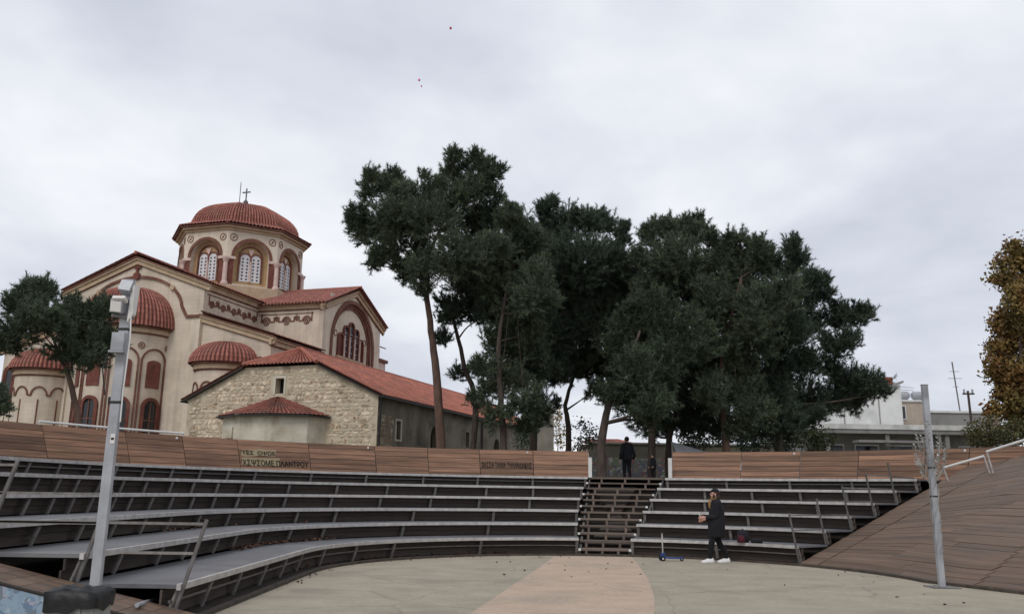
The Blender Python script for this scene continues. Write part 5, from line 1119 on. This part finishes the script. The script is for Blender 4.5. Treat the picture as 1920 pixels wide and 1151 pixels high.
# crumpled plastic over it
mb = MB(); ns = 22; prof = [(.0, .66), (.12, .67), (.18, .66), (.218, .635), (.226, .58), (.23, .55)]
rg = []
for j, (rr, z) in enumerate(prof):
    r_ = []
    for i in range(ns):
        a = 2*math.pi*i/ns; k = 1/max(abs(math.cos(a)), abs(math.sin(a)*1.35)); q = max(rr, .01)*min(k, 1.28)*(1+.05*math.sin(i*2.4+j))
        r_.append((-3.63+q*math.cos(a), 7.6+q*math.sin(a)*1.12, z+random.uniform(-.02, .015)*(1 if j else 0)-(.09*random.random() if j == 5 else 0)))
    rg.append(r_)
mb.rings(rg, False); o = fixnormals(mb.build('plastic_sheet', 'bag_black', smooth=True)); o['label'] = 'crumpled black plastic sheet draped over the grey cabinet'; o['category'] = 'plastic sheet'
rp = thing('lamp_post', (7.56, 15.53, 0), 0, 'bare grey square post on a base plate in front of the deck, right', 'lamp post')
MB().bar((7.56, 15.53, 0), (7.56, 15.53, 3.53), .1, .075, up=(0, 1, 0)).build('shaft', 'galv', rp); MB().box(7.33, 7.8, 15.33, 15.75, 0, .015).build('base_plate', 'steel_dark', rp)
MB().box(7.505, 7.615, 15.485, 15.575, 3.53, 3.545).build('cap', 'galv', rp)
for zz in (2.05, 1.55): MB().box(7.505, 7.615, 15.488, 15.572, zz-.012, zz+.012).build('strap', 'pipe_dark', rp)
wt = thing('wire_tree', (7.56, 15.4, .4), 0, 'silver wire tree decoration wrapped round the right post', 'decoration')
for s in range(4):
    ph = s*1.7; pts = [(7.56+(.075+.015*math.sin(q*1.3+s))*math.cos(ph+q*.4), 15.53+.075*math.sin(ph+q*.4), .6+q*.1+.03*math.sin(q*2+s)) for q in range(16)]
    MB().tube(pts, .007, 5).build('wound_wire', 'wire_silver', wt)
for s in range(15):
    an = s*2.4; z0 = random.uniform(1.7, 2.35); l = random.uniform(.25, .6); a = Vector((7.56+.07*math.cos(an), 15.53+.07*math.sin(an), z0))
    b = a+Vector((math.cos(an)*l*.35, math.sin(an)*l*.3, l)); m_ = a.lerp(b, .5)+Vector((math.cos(an), math.sin(an), 0))*.05
    q = smooth_path([a, m_, b], 5); br = MB().tube(q, .006, 5).build('branch', 'wire_silver', wt)
    mb = MB()
    for k in range(3, len(q)):
        for sg in (-1, 1):
            d = Vector((random.uniform(-1, 1), random.uniform(-.6, .6), random.uniform(.2, 1))).normalized()*.075; e_ = q[k]+d; sd_ = d.cross(Vector((0, 1, .3))).normalized()*.012
            mb.add([q[k], q[k]+d*.5+sd_, e_, q[k]+d*.5-sd_], [(0, 1, 2, 3)])
    mb.build('leaf_wire', 'wire_silver', br, world=False)

# ------------------------------------------------------------------ people
def skin_mesh(name, nodes, edges, m, parent, sub=2):
    me = bpy.data.meshes.new(name); me.from_pydata([n[0] for n in nodes], edges, []); me.update()
    ob = bpy.data.objects.new(name, me); COL.objects.link(ob)
    md = ob.modifiers.new('s', 'SKIN'); md.use_smooth_shade = True; sb = ob.modifiers.new('u', 'SUBSURF'); sb.levels = sub; sb.render_levels = sub
    for i, n in enumerate(nodes):
        v = me.skin_vertices[0].data[i]; r = n[1]; v.radius = r if isinstance(r, tuple) else (r, r); v.use_root = (i == 0)
    dg = bpy.context.evaluated_depsgraph_get(); out = bpy.data.meshes.new_from_object(ob.evaluated_get(dg)); bpy.data.objects.remove(ob)
    out.materials.clear(); out.materials.append(MATS[m]); out.polygons.foreach_set('use_smooth', [True]*len(out.polygons)); out.name = name
    return link(name, out, parent, world=False)
def chain(nodes, edges, start, pts):
    p = start
    for q in pts: nodes.append(q); edges.append((p, len(nodes)-1)); p = len(nodes)-1
    return p
def person(loc, rz, label, hgt, feet, hands, coat_len, coat_m, tr_m, shoe_m, hair_m, cap=None, bulk=1., scarf=False, long_hair=False):
    """Figure facing local +X. feet: two (x, y, lift); hands: two wrist positions."""
    t = thing('person', loc, rz, label, 'person'); k = hgt/1.7; V3 = lambda x, y, z: (x*k, y*k, z*k)
    def leg(n, e, hip, foot, s, rads):
        fx, fy, lift = foot; kn = ((s[0]+fx)/2+.05, (s[1]+fy)/2, .48+lift*.5)
        return [(V3(*kn), rads[1]*k), (V3(fx-.01, fy, .22+lift), rads[2]*k), (V3(fx, fy, .09+lift), rads[3]*k)]
    sh = [(-.02, .17, 1.40), (-.02, -.17, 1.40)]
    def elbow(i):
        a, b = Vector(sh[i]), Vector(hands[i]); m_ = a.lerp(b, .5); return (m_.x-.10, m_.y+(.06 if i == 0 else -.06), m_.z-.14)
    # body
    n = [(V3(0, 0, .95), (.12*k, .14*k))]; e = []
    ch = chain(n, e, 0, [(V3(0, 0, 1.12), (.11*k, .125*k)), (V3(-.01, 0, 1.30), (.12*k, .15*k)), (V3(-.01, 0, 1.41), (.08*k, .11*k))]); nk = chain(n, e, ch, [(V3(0, 0, 1.47), .052*k), (V3(.02, 0, 1.52), .055*k)])
    hd = chain(n, e, nk, [(V3(.03, 0, 1.58), (.083*k, .072*k)), (V3(.022, 0, 1.645), (.094*k, .078*k)), (V3(.012, 0, 1.69), .06*k)])
    chain(n, e, hd-2, [(V3(.118, 0, 1.575), .012*k)])           # chin and nose
    chain(n, e, hd-1, [(V3(.135, 0, 1.607), .011*k)])
    for i in (0, 1):
        s = 1 if i == 0 else -1; hp = (0, .085*s, .9)
        lg = chain(n, e, 0, [(V3(*hp), .085*k)]+leg(n, e, hp, feet[i], hp, (.08, .055, .042, .04))+[(V3(feet[i][0]+.09, feet[i][1], .04+feet[i][2]), .026*k), (V3(feet[i][0]+.14, feet[i][1], .03+feet[i][2]*.6), .018*k)])
        wr = Vector(hands[i]); el = elbow(i); dr = (wr-Vector(el)).normalized()
        a_ = chain(n, e, ch-1 if False else ch, [(V3(*sh[i]), .058*k), (V3(*el), .045*k), (V3(*wr), .028*k)])
        pm = wr+dr*.05; pa = chain(n, e, a_, [(V3(*pm), (.034*k, .02*k))])
        up_ = Vector((0, 0, 1)); sd = dr.cross(up_).normalized()
        for q in range(4):
            f0 = pm+dr*.035+up_*(.024-.016*q); ln = (.065, .075, .07, .055)[q]; f1 = f0+dr*ln*.5; f2 = f1+dr*ln*.32-sd*.03*(1 if i == 0 else -1)
            chain(n, e, pa, [(V3(*f0), .0095*k), (V3(*f1), .0088*k), (V3(*f2), .0075*k)])
        tb_ = pm-dr*.02+up_*.03; chain(n, e, pa, [(V3(*tb_), .011*k), (V3(*(tb_+dr*.03+up_*.02)), .009*k), (V3(*(tb_+dr*.055+up_*.015)), .008*k)])
    skin_mesh('body', n, e, 'skin', t)
    # trousers
    n = [(V3(0, 0, .95), (.135*k, .15*k))]; e = []
    for i in (0, 1):
        s = 1 if i == 0 else -1; hp = (0, .088*s, .86); chain(n, e, 0, [(V3(*hp), .105*k*bulk**.5)]+leg(n, e, hp, feet[i], hp, (.1, .078, .066, .062)))
    skin_mesh('trousers', n, e, tr_m, t)
    # coat with sleeves
    mb = MB(); rg = []; ns = 18; cb3 = bulk
    for (z, cx, rx, ry) in ((coat_len, .005, .165, .19), (coat_len+.03, .005, .175, .2), (.95, -.005, .17, .2), (1.1, -.012, .16, .195), (1.25, -.015, .15, .195), (1.36, -.015, .125, .19), (1.42, -.012, .1, .14), (1.47, -.002, .085, .09), (1.52, .004, .082, .085)):
        rg.append([V3(cx+rx*cb3*math.cos(a)*(1+.03*math.sin(3*a+z*9)), ry*cb3*math.sin(a), z) for a in [2*math.pi*q/ns for q in range(ns)]])
    mb.rings(rg)
    for i in (0, 1):
        wr = Vector(hands[i]); el = Vector(elbow(i)); cf = el.lerp(wr, .88); s0 = Vector(sh[i]); q = smooth_path([s0+Vector((0, -s0.y*.3, .0)), s0, s0.lerp(el, .5), el, el.lerp(cf, .5), cf], 3)
        mb.tube([V3(*p) for p in q], [(.082-.034*u_/(len(q)-1))*k*bulk**.6 for u_ in range(len(q))], 12)
    fixnormals(mb.build('coat', coat_m, t, world=False, smooth=True))
    for i in (0, 1):     # shoes
        fx, fy, lf = feet[i]; rg = []
        for (dx, wd, h0, h1) in ((-.1, .03, 0, .08), (-.07, .048, 0, .125), (0, .052, 0, .13), (.06, .052, 0, .105), (.12, .056, 0, .082), (.17, .05, .0, .066), (.21, .026, .006, .045)):
            q = [(fx+dx, fy+wd*c, lf*(1-dx*2)+h0+(h1-h0)*s_) for c, s_ in ((-.9, 0), (.9, 0), (1, .35), (.75, .85), (0, 1), (-.75, .85), (-1, .35))]; rg.append([V3(*p) for p in q])
        so_ = MB().rings(rg); fixnormals(so_.build('shoe', shoe_m, t, world=False, smooth=True))
    # hair, ears, eyes, mouth
    def blob(name, c, r, m, a=16, b=10, cut=None):
        mb = MB(); mb.lathe([(max(1e-3, math.sin(math.pi*j/b)), math.cos(math.pi*j/b)) for j in range(b+1)], (0, 0, 0), a)
        mb.v = [((c[0]+x*r[0])*k, (c[1]+y*r[1])*k, (c[2]+z*r[2])*k) for x, y, z in mb.v]; return fixnormals(mb.build(name, m, t, world=False, smooth=True))
    blob('hair', (-.012, 0, 1.645), (.102, .094, .098), hair_m)
    if long_hair: blob('hair', (-.045, 0, 1.54), (.062, .09, .12), hair_m); blob('hair', (.055, .062, 1.50), (.035, .03, .13), hair_m)
    for s in (1, -1):
        blob('eye', (.108, .03*s, 1.622), (.010, .012, .008), 'cloth_black', 8, 6); blob('ear', (.018, .084*s, 1.605), (.022, .012, .032), 'skin', 8, 6)
    blob('mouth', (.108, 0, 1.562), (.010, .022, .006), 'backpack_red', 8, 6)
    if scarf: blob('scarf', (.03, 0, 1.50), (.098, .1, .05), 'scarf'); blob('scarf', (.155, .03, 1.38), (.035, .045, .12), 'scarf')
    if cap:
        blob('cap', (.006, 0, 1.69), (.104, .098, .062), 'cloth_black'); mb = MB().box(.08*k, .165*k, -.06*k, .06*k, 1.672*k, 1.684*k); mb.build('cap_peak', 'cloth_black', t, world=False)
        blob('cap_badge', (.075, -.06, 1.71), (.03, .03, .022), 'shoe_white', 8, 6)
    return t
wp = person((4.80, 20.33, .0), math.pi, 'person in long black coat, cap and white trainers beside the lowest bench', 1.62, [(.20, .07, .0), (-.22, -.08, .0)], [(.30, .09, 1.06), (.27, -.10, 1.0)], .60, 'cloth_black', 'trouser', 'shoe_white', 'hair', True, 1.18, True, True)
ph = thing('phone', (4.42, 20.33, 1.03), 0, 'white phone held in both hands by the person in the black coat', 'phone')
obox((4.415, 20.30, 1.055), (.012, .075, .14), 0, R_(-35)).build('body', 'white_paint', ph); obox((4.425, 20.30, 1.05), (.004, .066, .125), 0, R_(-35)).build('screen', 'dark_glass', ph)
person((4.78, 35.3, PLAT), R_(100), 'person in dark clothes standing above the top of the staircase', 1.78, [(.03, .1, 0), (-.03, -.1, 0)], [(.02, .27, .86), (.05, -.27, .88)], .84, 'cloth_dark', 'trouser', 'rubber', 'hair', None, 1.02)
person((5.72, 34.6, PLAT), R_(200), 'small child in dark clothes beside the person above the staircase', 1.06, [(.03, .09, 0), (-.03, -.09, 0)], [(.1, .22, .95), (.12, -.22, .95)], .8, 'cloth_dark', 'trouser', 'rubber', 'hair', None, 1.15)

# scooter: three-wheeled child's scooter
sc2 = thing('kick_scooter', (3.62, 20.75, 0), 0, "child's blue three-wheeled scooter with thin upright handlebar near the staircase", 'scooter')
def wheel(c, r, w_, t): 
    q = MB(); q.lathe([(r*.35, -w_/2), (r*.9, -w_/2), (r, -w_/4), (r, w_/4), (r*.9, w_/2), (r*.35, w_/2)], (0, 0, 0), 14); q.v = [(c[0]+x, c[1]+z, c[2]+y) for x, y, z in q.v]; tyre = q.build('wheel', 'rubber', t)
    q = MB(); q.lathe([(0, -w_*.4), (r*.4, -w_*.4), (r*.4, w_*.4), (0, w_*.4)], (0, 0, 0), 10); q.v = [(c[0]+x, c[1]+z, c[2]+y) for x, y, z in q.v]; q.build('hub', 'white_paint', tyre, world=False)
X0, Y0 = 3.62, 20.75
wheel((X0-.02, Y0-.13, .06), .06, .035, sc2); wheel((X0-.02, Y0+.13, .06), .06, .035, sc2); wheel((X0+.44, Y0, .045), .045, .05, sc2)
rg = [[(X0+x, Y0+w_*c, z+h*s_) for c, s_ in ((-1, 0), (1, 0), (.9, 1), (-.9, 1))] for x, w_, z, h in ((.02, .04, .06, .05), (.1, .06, .055, .035), (.25, .065, .05, .03), (.4, .055, .055, .03), (.48, .03, .075, .025))]
fixnormals(MB().rings(rg).build('deck', 'blue_plastic', sc2)); MB().bar((X0-.02, Y0-.14, .07), (X0-.02, Y0+.14, .07), .06, .04).build('axle', 'blue_plastic', sc2)
obox((X0+.0, Y0, .12), (.09, .09, .12)).build('headset', 'blue_plastic', sc2); MB().tube([(X0, Y0, .12), (X0-.01, Y0, .62)], .017, 8).build('stem', 'steel', sc2)
MB().tube([(X0-.01, Y0-.15, .64), (X0-.01, Y0+.15, .64)], .016, 8).build('handlebar', 'rubber', sc2); MB().bar((X0+.43, Y0, .09), (X0+.5, Y0, .07), .07, .01).build('brake', 'blue_plastic', sc2)

# backpack on the lowest bench, behind the person
bp = thing('backpack', (5.55, 20.95, ZT[0]), 0, 'dark red and black backpack on the lowest bench behind the person', 'backpack')
def rb(c, s, name, m, n=14):
    mb = MB(); rg = []
    for z, k in ((0, .82), (.06, 1), (.5, 1), (.8, .9), (.95, .7), (1, .3)):
        rg.append([(c[0]+s[0]/2*k*math.copysign(abs(math.cos(a))**.5, math.cos(a)), c[1]+s[1]/2*k*math.copysign(abs(math.sin(a))**.5, math.sin(a)), c[2]+s[2]*z) for a in [2*math.pi*i/n for i in range(n)]])
    return fixnormals(mb.rings(rg).build(name, m, bp, smooth=True))
rb((5.58, 21.0, ZT[0]+.005), (.26, .22, .28), 'bag_body', 'cloth_dark'); rb((5.50, 20.88, ZT[0]+.01), (.17, .12, .17), 'front_pocket', 'backpack_red')
MB().tube([(5.52, 21.02, ZT[0]+.26), (5.58, 21.02, ZT[0]+.32), (5.64, 21.02, ZT[0]+.26)], .012, 6).build('carry_loop', 'cloth_black', bp)
rb((5.86, 20.85, ZT[0]+.005), (.26, .2, .1), 'strap_pile', 'cloth_black')

# balloons drifting away
for i, (p, m, lb) in enumerate((((-5.92, 70, 42.4), 'balloon_red', 'tiny red balloon, highest in the sky'), ((-9.18, 75, 39.84), 'balloon_pink', 'tiny pink balloon, upper of the lower pair in the sky'), ((-9.0, 75.5, 39.45), 'balloon_pink', 'tiny pink balloon, lower of the pair in the sky'))):
    b = thing('balloon', p, 0, lb, 'balloon', 'balloons drifting in the sky'); r = (.11, .12, .08)[i]
    q = MB(); q.lathe([(max(1e-3, r*math.sin(math.pi*j/10)*(1-.12*math.cos(math.pi*j/10)*-1)), -r*1.15*math.cos(math.pi*j/10)) for j in range(11)], p, 14); fixnormals(q.build('skin', m, b, smooth=True))
    MB().tube([(p[0], p[1], p[2]-r*1.15), (p[0]+.02, p[1], p[2]-r*1.6)], [.01, .03], 6).build('knot', m, b)

# fallen leaves: drifts under the rows, a few on the floor
V = []
def leaves(n, pos, sz=.045):
    for _ in range(n):
        c = Vector(pos()); a = Vector((random.gauss(0, 1), random.gauss(0, 1), random.gauss(0, .35))).normalized()*sz*random.uniform(.6, 1.2); b = a.cross(Vector((random.gauss(0, .3), random.gauss(0, .3), 1))).normalized()*sz*.6
        V.extend([c-a, c-b, c+a, c+b])
U_ = random.uniform
leaves(420, lambda: P(U_(5.9, 6.35), 110+abs(random.gauss(0, 32)), .045+U_(0, .03)))
leaves(260, lambda: P(RT[1]-U_(-.15, .12), U_(150, 186), ZT[0]+.012+U_(0, .04)))
leaves(120, lambda: P(U_(5.85, 6.4), U_(40, 110), .045+U_(0, .02)))
leaves(60, lambda: P(RT[2]-U_(-.1, .1), U_(120, 190), ZT[1]+.012+U_(0, .03)))
leaves(46, lambda: P(5.5*math.sqrt(random.random()), U_(0, 360) if False else U_(-60, 179), .012), .04)
leaves(60, lambda: P(R0-U_(.0, .25), U_(60, 200), .012), .035)
o = soup('fallen_leaves', np.array([tuple(v) for v in V]), 4, 'litter', None); o['kind'] = 'stuff'; o['label'] = 'scattered brown fallen leaves under the bench rows'; o['category'] = 'leaves'
